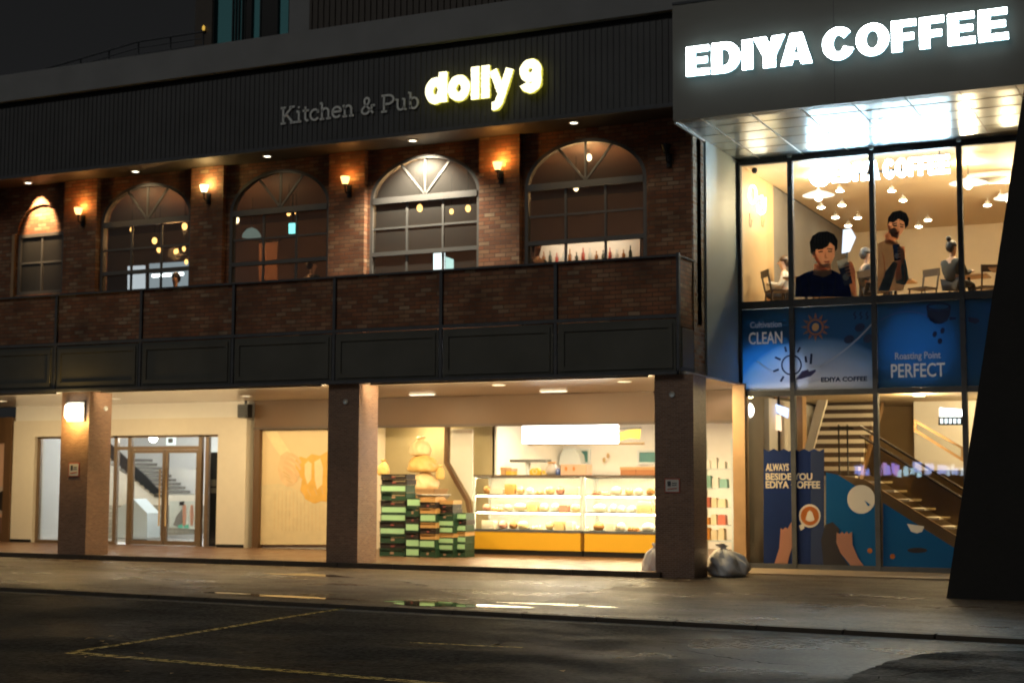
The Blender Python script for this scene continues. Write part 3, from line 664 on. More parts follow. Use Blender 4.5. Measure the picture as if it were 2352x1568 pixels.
# sign letters on the fascia
es = thing('coffee_sign', (-5.8, 24.3, 8.5), 'big glowing white block lettering reading EDIYA COFFEE on the grey fascia', 'sign')
def block(ch):
    """outline (and holes) of a heavy block capital in a unit box"""
    if ch == 'E': return [(.03, .02), (.96, .02), (.96, .22), (.40, .22), (.40, .41), (.88, .41), (.88, .60), (.40, .60), (.40, .79), (.94, .79), (.94, .98), (.03, .98)], []
    if ch == 'F': return [(.03, .02), (.42, .02), (.42, .36), (.86, .36), (.86, .56), (.42, .56), (.42, .78), (.95, .78), (.95, .98), (.03, .98)], []
    if ch == 'I': return [(.06, .02), (.94, .02), (.94, .98), (.06, .98)], []
    if ch == 'D': return [(0, 0), (.45, 0)] + arc(.45, .5, .55, .5, -90, 90, 14) + [(0, 1)], [[(.36, .23), (.46, .23)] + arc(.46, .5, .19, .27, -90, 90, 8) + [(.36, .77)]]
    if ch == 'Y': return [(.31, 0), (.69, 0), (.69, .36), (1, 1), (.60, 1), (.5, .72), (.40, 1), (0, 1), (.31, .36)], []
    if ch == 'A': return [(0, 0), (.34, 0), (.40, .17), (.60, .17), (.66, 0), (1, 0), (.69, 1), (.31, 1)], [[(.41, .36), (.59, .36), (.5, .70)]]
    if ch == 'O': return ell(.5, .5, .48, .51, 30), [ell(.5, .5, .19, .29, 18)]
    if ch == 'C': return arc(.5, .5, .5, .52, 42, 338, 26) + [(.66, .40)] + list(reversed(arc(.5, .5, .17, .28, 55, 320, 14))) + [(.66, .66)], []
def block_word(root, spans, z0, z1, yf, yb, mf, ms, zoff=None):
    for ch, a, b in spans:
        o, h = block(ch); f = lambda p: (a+p[0]*(b-a), z0+p[1]*(z1-z0))
        l = MB().plate([f(p) for p in o], [[f(p) for p in q] for q in h], yf, yf+.004).build('letter', mf, root)
        MB().plate([f(p) for p in o], [[f(p) for p in q] for q in h], yf+.005, yb).build('letter_side', ms, l)
Yc = 24.24
spx = [('E', 1574.5, 1631), ('D', 1634.5, 1700), ('I', 1703, 1730), ('Y', 1731, 1803), ('A', 1793, 1865), ('C', 1889, 1963), ('O', 1964.6, 2043), ('F', 2046, 2107), ('F', 2110, 2171), ('E', 2175, 2242), ('E', 2245, 2318)]
def vy(u): return 140-(u-1600)*.1225
spans = [(c, P(a, vy(a), Yc)[0], P(b, vy(b), Yc)[0]) for c, a, b in spx]
z0, z1 = P(1602, 174.5, Yc)[1], P(1602, 105, Yc)[1]
block_word(es, spans, z0, z1, Yc, Yc+.07, m_sign_white, m_sign_side)
# illuminated letter sign hung inside the upper window
hs_ = thing('window_sign', (-5.9, 28.3, 7.3), 'white glowing letter sign with a round emblem hung inside the upstairs cafe window', 'sign')
ws = [(c, -6.80+(a-spans[0][1])/(spans[-1][2]-spans[0][1])*2.2, -6.80+(b-spans[0][1])/(spans[-1][2]-spans[0][1])*2.2) for c, a, b in spans]
m_ws = emis('white_window_sign', (.60, .85, 1.0), 48)
block_word(hs_, ws, 7.30, 7.65, 28.30, 28.36, m_ws, emis('white_window_sign_side', (.7, .85, 1.0), 4))
MB().plate(ell(-7.02, 7.46, .20, .20), [], 28.30, 28.36).build('emblem', m_ws, hs_)
box(-7.2, -4.6, 28.37, 28.40, 7.44, 7.48).build('rail', m_black, hs_)
for x in (-7.0, -4.8): box(x-.008, x+.008, 28.38, 28.40, 7.48, 7.76).build('hanger', m_black, hs_)

# ---- blue films on the spandrel glass
def film_mat(name, blob=None):
    m = mat(name, (.045, .15, .29), .35, var=.12, vscale=.6); return m
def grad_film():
    """film colour: pale round gradient fading into blue"""
    m = bpy.data.materials.new('pale_gradient_film'); m.use_nodes = True; nt = m.node_tree; b = nt.nodes['Principled BSDF']; L = nt.links.new
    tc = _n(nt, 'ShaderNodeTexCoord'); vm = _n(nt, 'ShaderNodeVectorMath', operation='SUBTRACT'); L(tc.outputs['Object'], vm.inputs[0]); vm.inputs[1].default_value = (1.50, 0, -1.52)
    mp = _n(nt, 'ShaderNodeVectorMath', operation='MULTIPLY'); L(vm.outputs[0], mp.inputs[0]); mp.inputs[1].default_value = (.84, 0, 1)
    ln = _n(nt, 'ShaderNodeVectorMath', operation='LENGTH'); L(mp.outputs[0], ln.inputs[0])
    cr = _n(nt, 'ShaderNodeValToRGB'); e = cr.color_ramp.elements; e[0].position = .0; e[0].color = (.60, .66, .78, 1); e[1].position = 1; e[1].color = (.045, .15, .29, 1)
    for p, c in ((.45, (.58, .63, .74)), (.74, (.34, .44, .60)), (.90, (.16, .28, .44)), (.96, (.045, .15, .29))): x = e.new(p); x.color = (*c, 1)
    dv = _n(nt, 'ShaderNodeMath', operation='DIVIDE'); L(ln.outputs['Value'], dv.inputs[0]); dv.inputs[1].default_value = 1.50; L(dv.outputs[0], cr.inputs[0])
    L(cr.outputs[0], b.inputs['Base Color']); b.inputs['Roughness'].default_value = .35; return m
m_blue = film_mat('blue_film'); m_grad = grad_film()
def glow_print(name, col, e):  # gives flat print a faint added glow; it is no lamp
    m = mat(name, col, .5, var=.02); b = m.node_tree.nodes['Principled BSDF']; b.inputs['Emission Color'].default_value = (*col, 1); b.inputs['Emission Strength'].default_value = e; return m
m_ftext = glow_print('film_lettering', (.66, .64, .58), .07); m_navy = mat('film_navy', (.012, .03, .10), .5, var=.05); m_forange = mat('film_orange', (.75, .32, .14), .5, var=.05)
YP = 27.985
films = []
LAB = ['blue window film reading Cultivation CLEAN', 'pale and blue window film with an orange sun, beans and a hand emblem', 'blue window film reading Roasting Point PERFECT with a dark coffee pot', 'plain dark blue film beside the black leaning pillar']
for i in range(4):
    a, b = MX[i]+.048, MX[i+1]-.048
    f = box(a, b, YP, YP+.01, Z1+.055, Z2-.115).build('window_film', m_blue, loc=(a, YP, Z2)) if i > 1 else box(a, b, YP, YP+.01, Z1+.055, Z2-.115).build('window_film', m_grad, loc=(MX[0], YP, Z2-.6))
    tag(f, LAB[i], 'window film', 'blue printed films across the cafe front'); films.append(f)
YT = YP-.002
text_px('Cultivation', 1723, 1795, 752, 738, YT, off=.012).build('lettering', glow_print('film_faint_lettering', (.34, .40, .50), .06), films[0])
text_px('CLEAN', 1720, 1797, 790, 762, YT, off=.012, sp=1.0).build('lettering', m_ftext, films[0])
text_px('Roasting Point', 2056, 2161, 829, 808, YT, off=.015).build('lettering', glow_print('film_tan_lettering', (.48, .46, .44), .06), films[2])
text_px('PERFECT', 2047, 2171, 866, 834, YT, off=.012, sp=1.0).build('lettering', m_ftext, films[2])
text_px('EDIYA COFFEE', 1886, 1992, 876, 865, YT, off=.035).build('lettering', m_navy, films[1])
def Q(u, v, Y=YT): return P(u, v, Y)
def pxplate(pts, Y, th=.003, holes=()): return MB().plate([P(u, v, Y) for u, v in pts], [[P(u, v, Y) for u, v in h] for h in holes], Y-th, Y)
def pxmulti(polys, Y, th=.003):
    m = MB()
    for p in polys: q = pxplate(p, Y, th); m.add(q.v, q.f)
    return m
def pxell(u, v, ru, rv, Y, th=.003, hole=None, n=22, rot=0):
    c, s = math.cos(math.radians(rot)), math.sin(math.radians(rot))
    f = lambda ru, rv: [(u+ru*math.cos(t)*c-rv*math.sin(t)*s, v+ru*math.cos(t)*s+rv*math.sin(t)*c) for t in [2*math.pi*i/n for i in range(n)]]
    return pxplate(f(ru, rv), Y, th, [f(*hole)] if hole else ())
def pxline(pts, w, Y, th=.003): return MB().ribbon([P(u, v, Y) for u, v in pts], w, Y-th, Y)
# sun with a bean
s = pxell(1873, 751, 19.5, 19.5, YT, hole=(14.5, 14.5))
for i in range(12):
    t = i*math.pi/6; c, sn = math.cos(t), math.sin(t); q = lambda r, o: (1873+r*c-o*sn, 751+r*sn+o*c)
    mb = pxplate([q(21, -3.4), q(33, 0), q(21, 3.4)], YT); s.add(mb.v, mb.f)
s.build('sun_emblem', m_forange, films[1])
pxell(1873, 751, 8, 9.5, YT, rot=20).build('bean', mat('film_bright_orange', (.85, .50, .18), .5), films[1])
for u, v in ((1950, 779), (1975, 752), (1994, 777)):
    pxell(u, v, 12, 9, YT, rot=-25).build('bean', m_navy, films[1])
for i in range(3): pxline([(1962+i*14, 733), (1966+i*14, 728), (1961+i*14, 722), (1965+i*14, 716)], .03, YT).build('steam_line', m_navy, films[1])
def bez(a, b, c, n=24): return [((1-t)**2*a[0]+2*t*(1-t)*b[0]+t*t*c[0], (1-t)**2*a[1]+2*t*(1-t)*b[1]+t*t*c[1]) for t in [i/n for i in range(n+1)]]
mp_ = mat('film_pale_line', (.45, .50, .60), .5)
pxline(bez((1882, 843), (1955, 800), (2004, 742)), .028, YT).build('swoosh', mp_, films[1])
pxline(bez((2022, 736), (2095, 690), (2155, 745)), .022, YT).build('swoosh', mat('film_dim_line', (.07, .13, .30), .5), films[2])
em = pxell(1818, 838, 24, 24, YT-.002, hole=(20.5, 20.5))
em.build('cup_ring', m_navy, films[1])
for k, (a, b) in enumerate((((1806, 808), (1803, 796)), ((1832, 809), (1838, 797)), ((1793, 826), (1780, 820)), ((1789, 848), (1776, 853)), ((1800, 864), (1793, 876)), ((1852, 832), (1850, 818)), ((1862, 836), (1864, 812)))):
    pxline([a, b], .04, YT-.002).build('ray', m_navy, films[1])
pxplate([(1826, 872), (1842, 852), (1856, 848), (1858, 853), (1873, 848), (1874, 853), (1862, 864), (1840, 870)], YT-.003).build('hand_emblem', mat('film_violet', (.10, .10, .28), .5), films[1])
pxline(bez((1740, 829), (1765, 852), (1795, 862)), .02, YT).build('swoosh', mp_, films[0])
# coffee pot
pxplate([(2128, 705), (2130, 722), (2136, 736), (2148, 743), (2164, 743), (2176, 736), (2182, 722), (2184, 705), (2178, 711), (2156, 714), (2134, 711)], YT).build('pot_body', m_navy, films[2])
pxell(2156, 704, 28, 9, YT-.001, hole=(23, 6)).build('pot_rim', m_navy, films[2])
pxplate([(2181, 728), (2196, 729), (2196, 733), (2181, 735)], YT).build('pot_handle', m_navy, films[2])
pxplate([(2224, 728), (2245, 731), (2250, 738), (2240, 744), (2224, 738)], YT).build('pot_handle', m_navy, films[3])
for u, v in ((2147, 767), (2165, 759), (2159, 783)): pxell(u, v, 5, 7, YT, rot=15).build('drip', m_navy, films[2])

# ---- two printed men on the upper glass
YQ = 27.975
m_skin = mat('print_skin', (.80, .52, .38), .55, var=.14, vscale=7); m_skin2 = mat('print_skin_light', (.86, .60, .46), .55, var=.12, vscale=7); m_hair = mat('print_hair', (.018, .014, .013), .5, var=.1)
m_knit = mat('print_navy_knit', (.014, .04, .17), .6, var=.55, vscale=7); m_beige = mat('print_beige', (.70, .56, .43), .6, var=.22, vscale=6); m_denim = mat('print_denim', (.24, .33, .38), .6, var=.4, vscale=9); m_cup = mat('print_cup', (.012, .03, .09), .4); m_cupw = mat('print_white', (.7, .72, .72), .5)
m_lip = mat('print_lip', (.42, .13, .10), .5, var=0)
g1 = thing('window_sticker', (-7.2, YQ, 5.1), 'printed man in a navy sweater holding a cup, on the cafe glass', 'window sticker')
pxplate([(1826, 682), (1828, 638), (1848, 627), (1868, 620), (1912, 620), (1932, 630), (1948, 648), (1962, 682)], YQ).build('sweater', m_knit, g1)
pxplate([(1870, 606), (1908, 606), (1910, 628), (1892, 637), (1868, 630)], YQ-.003).build('neck', m_skin, g1)
pxplate([(1869, 562), (1872, 548), (1890, 542), (1910, 547), (1918, 562), (1917, 588), (1909, 606), (1897, 615), (1884, 611), (1874, 598)], YQ-.006).build('face', m_skin2, g1)
pxplate([(1862, 580), (1860, 556), (1866, 542), (1880, 533), (1900, 531), (1916, 538), (1924, 552), (1923, 572), (1918, 577), (1917, 566), (1906, 556), (1902, 566), (1893, 570), (1874, 573), (1871, 588), (1866, 586)], YQ-.009).build('hair', m_hair, g1)
pxmulti([[(1880, 577), (1890, 576), (1890, 579), (1880, 580)], [(1902, 576), (1911, 576), (1911, 579), (1902, 579)]], YQ-.008).build('eyes', m_hair, g1)
pxplate([(1892, 600), (1906, 599), (1904, 604), (1895, 604)], YQ-.008).build('mouth', m_lip, g1)
pxplate([(1938, 606), (1955, 600), (1964, 618), (1968, 680), (1956, 680), (1950, 645), (1940, 625)], YQ-.006).build('hand', m_skin, g1)
pxplate([(1926, 616), (1950, 611), (1958, 650), (1940, 658)], YQ-.009).build('cup', m_cup, g1)
pxplate([(1922, 600), (1944, 592), (1952, 610), (1926, 618)], YQ-.009).build('cup_lid', m_cupw, g1)
pxell(1943, 636, 7, 8, YQ-.0125).build('cup_emblem', m_cupw, g1)
m_shade = mat('print_skin_shade', (.70, .43, .30), .55, var=.05); m_knit2 = mat('print_knit_fold', (.03, .055, .15), .6, var=.2); m_hair2 = mat('print_hair_light', (.06, .045, .04), .5, var=.2)
pxplate([(1870, 566), (1876, 590), (1886, 606), (1897, 615), (1884, 612), (1873, 598), (1869, 575)], YQ-.0075).build('jaw_shade', m_shade, g1)
pxplate([(1872, 606), (1884, 612), (1898, 616), (1908, 608), (1906, 616), (1892, 622), (1876, 616)], YQ-.0045).build('neck_shade', m_shade, g1)
pxplate([(1896, 578), (1899, 590), (1903, 593), (1896, 594), (1893, 591)], YQ-.0095).build('nose_shade', m_shade, g1)
pxmulti([[(1878, 571), (1891, 570), (1891, 572.5), (1878, 574)], [(1900, 570), (1912, 571), (1912, 574), (1900, 572.5)]], YQ-.0095).build('eyebrows', m_hair, g1)
pxplate([(1866, 580), (1870, 578), (1872, 592), (1867, 592)], YQ-.0095).build('ear', m_skin, g1)
for k in range(7): pxline(bez((1876+k*6, 534+abs(k-3)), (1870+k*7, 545), (1872+k*7.4, 560-abs(k-3)*.5), 8), .008, YQ-.0128).build('hair_strand', m_hair2, g1)
for a, b, c in (((1850, 630), (1862, 650), (1858, 680)), ((1918, 626), (1922, 650), (1912, 680)), ((1874, 634), (1890, 642), (1908, 632)), ((1836, 640), (1842, 660), (1838, 680)), ((1888, 650), (1892, 664), (1886, 680))): pxline(bez(a, b, c, 8), .025, YQ-.0035).build('fold', m_knit2, g1)
for k in range(4): pxline([(1940+k*1.5, 612+k*7), (1960+k*1.2, 606+k*8)], .030, YQ-.0135).build('finger', m_skin2, g1)
g2 = thing('window_sticker', (-6.0, YQ, 5.1), 'printed man leaning his head, in beige shirt and denim jacket, on the cafe glass', 'window sticker')
pxplate([(2016, 668), (2016, 560), (2040, 548), (2062, 556), (2078, 580), (2082, 640), (2074, 668)], YQ).build('shirt', m_beige, g2)
pxplate([(2017, 668), (2034, 624), (2052, 600), (2062, 604), (2052, 640), (2042, 668)], YQ-.003).build('jacket_front', m_denim, g2)
pxplate([(2068, 590), (2080, 596), (2088, 640), (2078, 655), (2058, 650), (2056, 636), (2068, 628)], YQ-.004).build('jacket_sleeve', m_denim, g2)
pxplate([(2030, 540), (2056, 520), (2066, 548), (2048, 557), (2034, 552)], YQ-.005).build('neck', m_skin, g2)
pxplate([(2038, 516), (2046, 498), (2060, 494), (2078, 504), (2080, 520), (2070, 538), (2060, 547), (2050, 546), (2042, 534)], YQ-.008).build('face', m_skin2, g2)
pxplate([(2038, 518), (2040, 500), (2050, 487), (2068, 483), (2082, 490), (2088, 504), (2086, 518), (2079, 525), (2077, 510), (2064, 502), (2052, 512), (2044, 510)], YQ-.011).build('hair', m_hair, g2)
pxplate([(2054, 536), (2066, 531), (2063, 538), (2057, 540)], YQ-.010).build('mouth', m_lip, g2)
pxmulti([[(2052, 518), (2060, 516), (2060, 519), (2052, 521)], [(2068, 519), (2075, 520), (2075, 523), (2068, 522)]], YQ-.010).build('eyes', m_hair, g2)
pxplate([(2066, 572), (2078, 566), (2079, 590), (2070, 612), (2072, 640), (2060, 646), (2056, 634), (2062, 605)], YQ-.009).build('hand', m_skin, g2)
pxplate([(2050, 562), (2066, 560), (2069, 596), (2054, 600)], YQ-.012).build('cup', m_cup, g2)
pxell(2060, 588, 5, 6, YQ-.0155).build('cup_emblem', m_cupw, g2)

pxplate([(2038, 518), (2042, 534), (2050, 546), (2060, 547), (2052, 540), (2046, 528), (2043, 516)], YQ-.0095).build('jaw_shade', m_shade, g2)
pxplate([(2062, 520), (2063, 528), (2067, 531), (2060, 532)], YQ-.0105).build('nose_shade', m_shade, g2)
pxmulti([[(2049, 514), (2060, 511), (2060, 513.5), (2050, 516.5)], [(2067, 513), (2076, 516), (2076, 518), (2067, 515.5)]], YQ-.0105).build('eyebrows', m_hair, g2)
for k in range(6): pxline(bez((2052+k*5, 488), (2048+k*6.5, 496), (2046+k*7, 508), 8), .008, YQ-.0145).build('hair_strand', m_hair2, g2)
for a, b, c in (((2026, 580), (2036, 610), (2030, 640)), ((2060, 570), (2066, 596), (2060, 620)), ((2074, 600), (2082, 625), (2076, 648))): pxline(bez(a, b, c, 8), .02, YQ-.0045).build('fold', m_shade, g2)
pxplate([(2030, 552), (2052, 556), (2062, 556), (2056, 564), (2036, 560)], YQ-.0065).build('neck_shade', m_shade, g2)
for k in range(4): pxline([(2062, 570+k*7), (2077, 567+k*7)], .032, YQ-.0165).build('finger', m_skin2, g2)
# ---- ground-floor posters on the glass
m_packblue = mat('poster_navy', (.012, .045, .22), .4, var=.08); m_hill = mat('poster_blue', (.012, .19, .50), .4, var=.08, vscale=1)
m_arm = mat('poster_skin', (.66, .36, .27), .5, var=.03); m_cream2 = glow_print('poster_cream', (.60, .53, .40), .06); m_or = mat('poster_orange', (.72, .26, .06), .5, var=.05); m_sleeve = mat('poster_dark', (.02, .017, .02), .5)
YS = 27.985
hl = thing('window_poster', (-5.2, YS, .1), 'blue hill-shaped printed film with a cream moon across the bottom of the cafe glass', 'window poster')
mb = MB()
segs = [((1897, 1310), (1897, 1084), (1925, 1090), (2014, 1146), (2014, 1312)), ((2028, 1313), (2028, 1154), (2190, 1256), (2212, 1270), (2212, 1316))]
for sgm in segs:
    q = pxplate(list(sgm), YS); mb.add(q.v, q.f)
mb.build('hill', m_hill, hl)
pxell(1978, 1146, 32, 33, YS-.004).build('moon', m_cream2, hl)
pxplate([(1985, 1148), (1999, 1158), (1994, 1162)], YS-.008).build('moon_pointer', m_hill, hl)
pxplate([(2083, 1202), (2123, 1208), (2118, 1220), (2106, 1224), (2093, 1220)], YS-.004).build('bowl', m_cream2, hl)
pxell(2107, 1263, 23, 6, YS-.004).build('shadow_oval', m_sleeve, hl)
for u, v in ((1998, 1264), (2050, 1277)): pxell(u, v, 6, 6, YS-.004).build('dot', m_or, hl)
pk = thing('coffee_poster', (-7.4, YS, .1), 'navy coffee-pack poster with two raised hands and an orange bell badge on the cafe glass', 'poster')
zig = []
for i in range(13):
    u = 1754+i*11.6; zig.append((u, 1036 if i % 2 else 1030))
pxplate([(1754, 1308)] + zig[:] + [(1893, 1312)], YS-.006).build('pack', m_packblue, pk)
pxplate([(1862, 1312), (1862, 1036), (1893, 1036), (1893, 1312)], YS-.010).build('pack_side', m_navy, pk)
for txt, a, b, v0, v1 in (('ALWAYS', 1759, 1812, 1081, 1064), ('BESIDE YOU', 1759, 1866, 1102, 1086), ('EDIYA COFFEE', 1759, 1884, 1121, 1104)):
    text_px(txt, a, b, v0, v1, YS-.014, off=.03).build('lettering', m_cream2, pk)
pxell(1860, 1184, 25, 27, YS-.014).build('badge', m_cream2, pk)
pxell(1860, 1184, 21, 22, YS-.018).build('badge_disc', m_or, pk)
pxplate([(1850, 1193), (1855, 1176), (1860, 1171), (1866, 1176), (1871, 1193), (1864, 1197), (1857, 1197)], YS-.022).build('bell', m_cream2, pk)
pxplate([(1835, 1207), (1845, 1200), (1848, 1212), (1840, 1218)], YS-.0145).build('badge_tail', m_cream2, pk)
pxplate([(1774, 1309), (1790, 1258), (1793, 1212), (1798, 1216), (1804, 1210), (1809, 1214), (1814, 1204), (1820, 1196), (1822, 1214), (1824, 1240), (1812, 1280), (1806, 1309)], YS-.018).build('left_arm', m_arm, pk)
pxplate([(1965, 1312), (1930, 1268), (1921, 1245), (1922, 1222), (1929, 1226), (1934, 1220), (1939, 1226), (1945, 1219), (1949, 1226), (1957, 1220), (1958, 1250), (1972, 1282), (1994, 1312)], YS-.018).build('right_arm', m_arm, pk)
pxplate([(1893, 1312), (1886, 1240), (1895, 1205), (1912, 1198), (1928, 1214), (1924, 1244), (1934, 1276), (1960, 1312)], YS-.014).build('dark_sleeve', m_sleeve, pk)

for _m in (m_blue, m_grad, m_forange, m_skin, m_skin2, m_beige, m_denim, m_knit, m_cupw, m_packblue, m_hill, m_arm, m_or, m_shade, m_knit2):
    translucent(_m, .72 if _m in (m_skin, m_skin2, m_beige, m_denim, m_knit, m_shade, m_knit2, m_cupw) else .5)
# added unseen lamps in the spandrel that brighten the films from behind
for i, (x, z, pw) in enumerate(((-8.0, 3.62, 330), (-5.2, 4.1, 70))):
    t = thing('added_film_lamp', (x, 29.2, z), ['added lamp behind the pale gradient film on the cafe front', 'added lamp behind the blue PERFECT film on the cafe front'][i], 'lamp', 'added lamps behind the printed films')
    box(x-.25, x+.25, 29.2, 29.29, z-.06, z+.06).build('housing', m_white, t); box(x-.22, x+.22, 29.19, 29.199, z-.04, z+.04).build('tube', emis('added_film_tube', (.9, .95, 1), 4), t)
    point_light('lamp_light', t, (x, 28.75, z), pw, (.92, .95, 1.0), .1)
box(-8.5, FR, 29.3, 29.35, 3.43, 4.79).build('spandrel_back', m_white, cafe)
# ================================================================== CAFE INTERIOR, upstairs
ZF = 4.88
def chair_proto(name, label, m_c):
    t = thing(name, (0, 0, 0), label, 'chair')
    MB().plate([(-.21, -.2), (.21, -.2), (.19, .2), (-.19, .2)], [], .44, .47, 'z').build('seat', m_c, t)
    b = MB()
    for x in (-.17, .17): b.bar((x, .19, .45), (x*1.05, .27, .86), .028)
    b.plate([(-.2, .72), (.2, .72), (.2, .86), (-.2, .86)], [], .245, .268); b.build('backrest', m_c, t)
    for x, y in ((-.18, -.17), (.18, -.17), (-.17, .17), (.17, .17)): MB().bar((x*1.15, y*1.2, 0), (x, y, .45), .028).build('leg', m_c, t)
    return t
def place(proto, first, loc, rz, label, group, z=None):
    o = proto if first else copy_tree(proto)
    o.location = loc; o.rotation_euler = (0, 0, rz); o['label'] = label; o['group'] = group
    return o
cp = chair_proto('cafe_chair', 'dark wooden cafe chair', m_darkwood)
CH = [(-8.0, 28.75, 2.2, 'dark wooden chair in the front left corner of the upstairs cafe, beside the wall'), (-7.35, 29.9, .6, 'dark chair behind the small table beside the lone seated customer'),
      (-6.3, 29.6, 2.6, 'dark chair behind the printed man in the navy sweater'), (-5.35, 29.5, -.5, 'dark high-backed chair right of the printed man in the denim jacket'),
      (-4.2, 29.8, 3.6, 'dark chair behind the pale table leg, nearest the black pillar'), (-4.9, 31.4, 1.4, 'dark chair behind the customer with the hair bun'), (-3.6, 30.9, .3, 'dark chair deepest to the right in the upstairs cafe')]
for i, (x, y, rz, lab) in enumerate(CH): place(cp, i == 0, (x, y, ZF), rz, lab, 'chairs in the upstairs cafe')
def table(x, y, label, first=[None]):
    if first[0] is None:
        t = thing('cafe_table', (0, 0, 0), label, 'table', 'tables in the upstairs cafe')
        box(-.38, .38, -.32, .32, .72, .75).build('tabletop', m_wood, t)
        MB().tube([(0, 0, .03), (0, 0, .72)], .03, 8).build('leg', m_black, t)
        MB().lathe([(.22, 0), (.22, .02), (.03, .04)], (0, 0, 0), 14).build('base', m_black, t); first[0] = t
    else: t = copy_tree(first[0])
    t.location = (x, y, ZF); t['label'] = label
    return t
table(-7.55, 29.2, 'small wooden table by the left wall upstairs'); table(-6.05, 30.4, 'wooden table in the middle of the upstairs cafe, behind the printed men'); table(-4.6, 30.2, 'wooden table behind the bun-haired customer'); table(-3.7, 29.4, 'wooden table nearest the black leaning pillar')

# people: one continuous skinned body each, clothes and hair as children
def skin_mesh(name, verts, edges, radii, m, parent, sub=1):
    me = bpy.data.meshes.new(name); me.from_pydata(verts, edges, []); o = bpy.data.objects.new(name, me); COL.objects.link(o)
    sk = o.modifiers.new('s', 'SKIN'); sv = me.skin_vertices[0].data if me.skin_vertices else None
    if sv is None:
        bm = bmesh.new(); bm.from_mesh(me); bm.verts.layers.skin.verify(); bm.to_mesh(me); bm.free(); sv = me.skin_vertices[0].data
    for i, r_ in enumerate(radii): sv[i].radius = (r_, r_) if not isinstance(r_, tuple) else r_; sv[i].use_root = (i == 0)
    ss = o.modifiers.new('u', 'SUBSURF'); ss.levels = ss.render_levels = sub
    bpy.context.view_layer.update()
    nm = bpy.data.meshes.new_from_object(o.evaluated_get(bpy.context.evaluated_depsgraph_get()))
    bpy.data.objects.remove(o); bpy.data.meshes.remove(me)
    for p in nm.polygons: p.use_smooth = True
    nm.materials.clear(); nm.materials.append(m)
    q = bpy.data.objects.new(name, nm); COL.objects.link(q); q.parent = parent; return q
m_pskin = mat('skin', (.58, .36, .25), .5, var=.05)
def sitter(loc, rz, label, shirt, trousers, hair, bun=False, arm='table', grp='customers in the upstairs cafe', stand=False):
    """seated figure facing -Y in its own frame; loc = floor point under the seat"""
    t = thing('person', loc, label, 'person', grp); t.rotation_euler = (0, 0, rz); t['_w'] = (0, 0, 0)
    h = .47
    V = [(0, 0, h+.06), (0, .02, h+.25), (0, 0, h+.45), (0, -.01, h+.54), (0, -.02, h+.60), (0, -.045, h+.70), (0, -.03, h+.80)]
    E_ = [(0, 1), (1, 2), (2, 3), (3, 4), (4, 5), (5, 6)]; R_ = [(.15, .11), (.14, .10), (.15, .09), .055, .05, (.075, .095), (.065, .085)]
    for s in (-1, 1):
        b = len(V); V += [(s*.19, 0, h+.46), (s*.24, -.10, h+.22), (s*.15, -.36, h+.30), (s*.12, -.44, h+.31)]
        E_ += [(2, b), (b, b+1), (b+1, b+2), (b+2, b+3)]; R_ += [.06, .043, .033, .028]
        for k in range(4):   # short curled fingers
            V += [(s*.12+(k-1.5)*.018, -.49-.006*(k in (1, 2)), h+.305)]; E_ += [(b+3, len(V)-1)]; R_ += [.009]
        V += [(s*.12-s*.04, -.455, h+.31)]; E_ += [(b+3, len(V)-1)]; R_ += [.011]
        b = len(V); V += [(s*.10, -.05, h+.04), (s*.12, -.44, h+.05), (s*.12, -.40, .10), (s*.12, -.52, .04)]
        E_ += [(0, b), (b, b+1), (b+1, b+2), (b+2, b+3)]; R_ += [.085, .06, .04, .035]
    skin_mesh('body', V, E_, R_, m_pskin, t)
    sv = [0, 1, 2]; VV = [V[i] for i in sv]; EE = [(0, 1), (1, 2)]; RR = [(.175, .13), (.165, .125), (.172, .108)]
    for s, b in ((-1, 7), (1, 20)):
        pass
    base = 7
    VV.append((0, .0, h+.515)); EE.append((2, 3)); RR.append((.085, .075))
    for s in (-1, 1):
        k = len(VV); a = V[base:base+3]
        VV += a; EE += [(2, k), (k, k+1), (k+1, k+2)]; RR += [.075, .058, .046]; base += 4+5+4
    skin_mesh('shirt', VV, EE, RR, shirt, t)
    VV = [(0, 0, h+.08)]; EE = []; RR = [(.165, .125)]
    for s in (-1, 1):
        k = len(VV); VV += [(s*.10, -.05, h+.04), (s*.12, -.44, h+.05), (s*.12, -.40, .12)]; EE += [(0, k), (k, k+1), (k+1, k+2)]; RR += [.098, .072, .058]
    skin_mesh('trousers', VV, EE, RR, trousers, t)
    hb = MB(); hb.blob((0, .005, h+.775), (.098, .112, .105), .04, 3, 14, 10, flat=-.02)
    hb.blob((0, .05, h+.74), (.088, .075, .10), .05, 5, 12, 8)
    if bun: hb.blob((0, .08, h+.90), (.05, .05, .05), .08, 9, 10, 7)
    for v in (1,): pass
    o = hb.build('hair', hair, t)
    f = MB(); f.blob((0, -.135, h+.715), (.014, .022, .02), 0, 1, 8, 6); f.build('nose', m_pskin, t)
    e = MB()
    for s in (-1, 1): e.blob((s*.032, -.122, h+.745), (.012, .008, .008), 0, 1, 8, 6)
    e.build('eyes', m_hair, t)
    return t
m_wshirt = mat('white_shirt', (.66, .62, .56), .8, var=.08); m_dark = mat('dark_jacket', (.035, .04, .042), .8, var=.2); m_greyc = mat('grey_coat', (.09, .09, .10), .8, var=.2); m_trous = mat('dark_trousers', (.03, .03, .035), .8); m_brownhair = mat('dark_brown_hair', (.05, .028, .018), .5); m_greyhair = mat('grey_hair', (.10, .095, .10), .6)
x, _ = P(1802, 590, 30.0); sitter((x, 30.0, ZF), math.radians(-75), 'customer in a white shirt seated by the left wall upstairs', m_wshirt, m_trous, m_brownhair)
x, _ = P(1988, 590, 29.6); sitter((x, 29.6, ZF), math.radians(120), 'customer in a dark coat with grey hair seated between the two printed men', m_greyc, m_trous, m_greyhair)
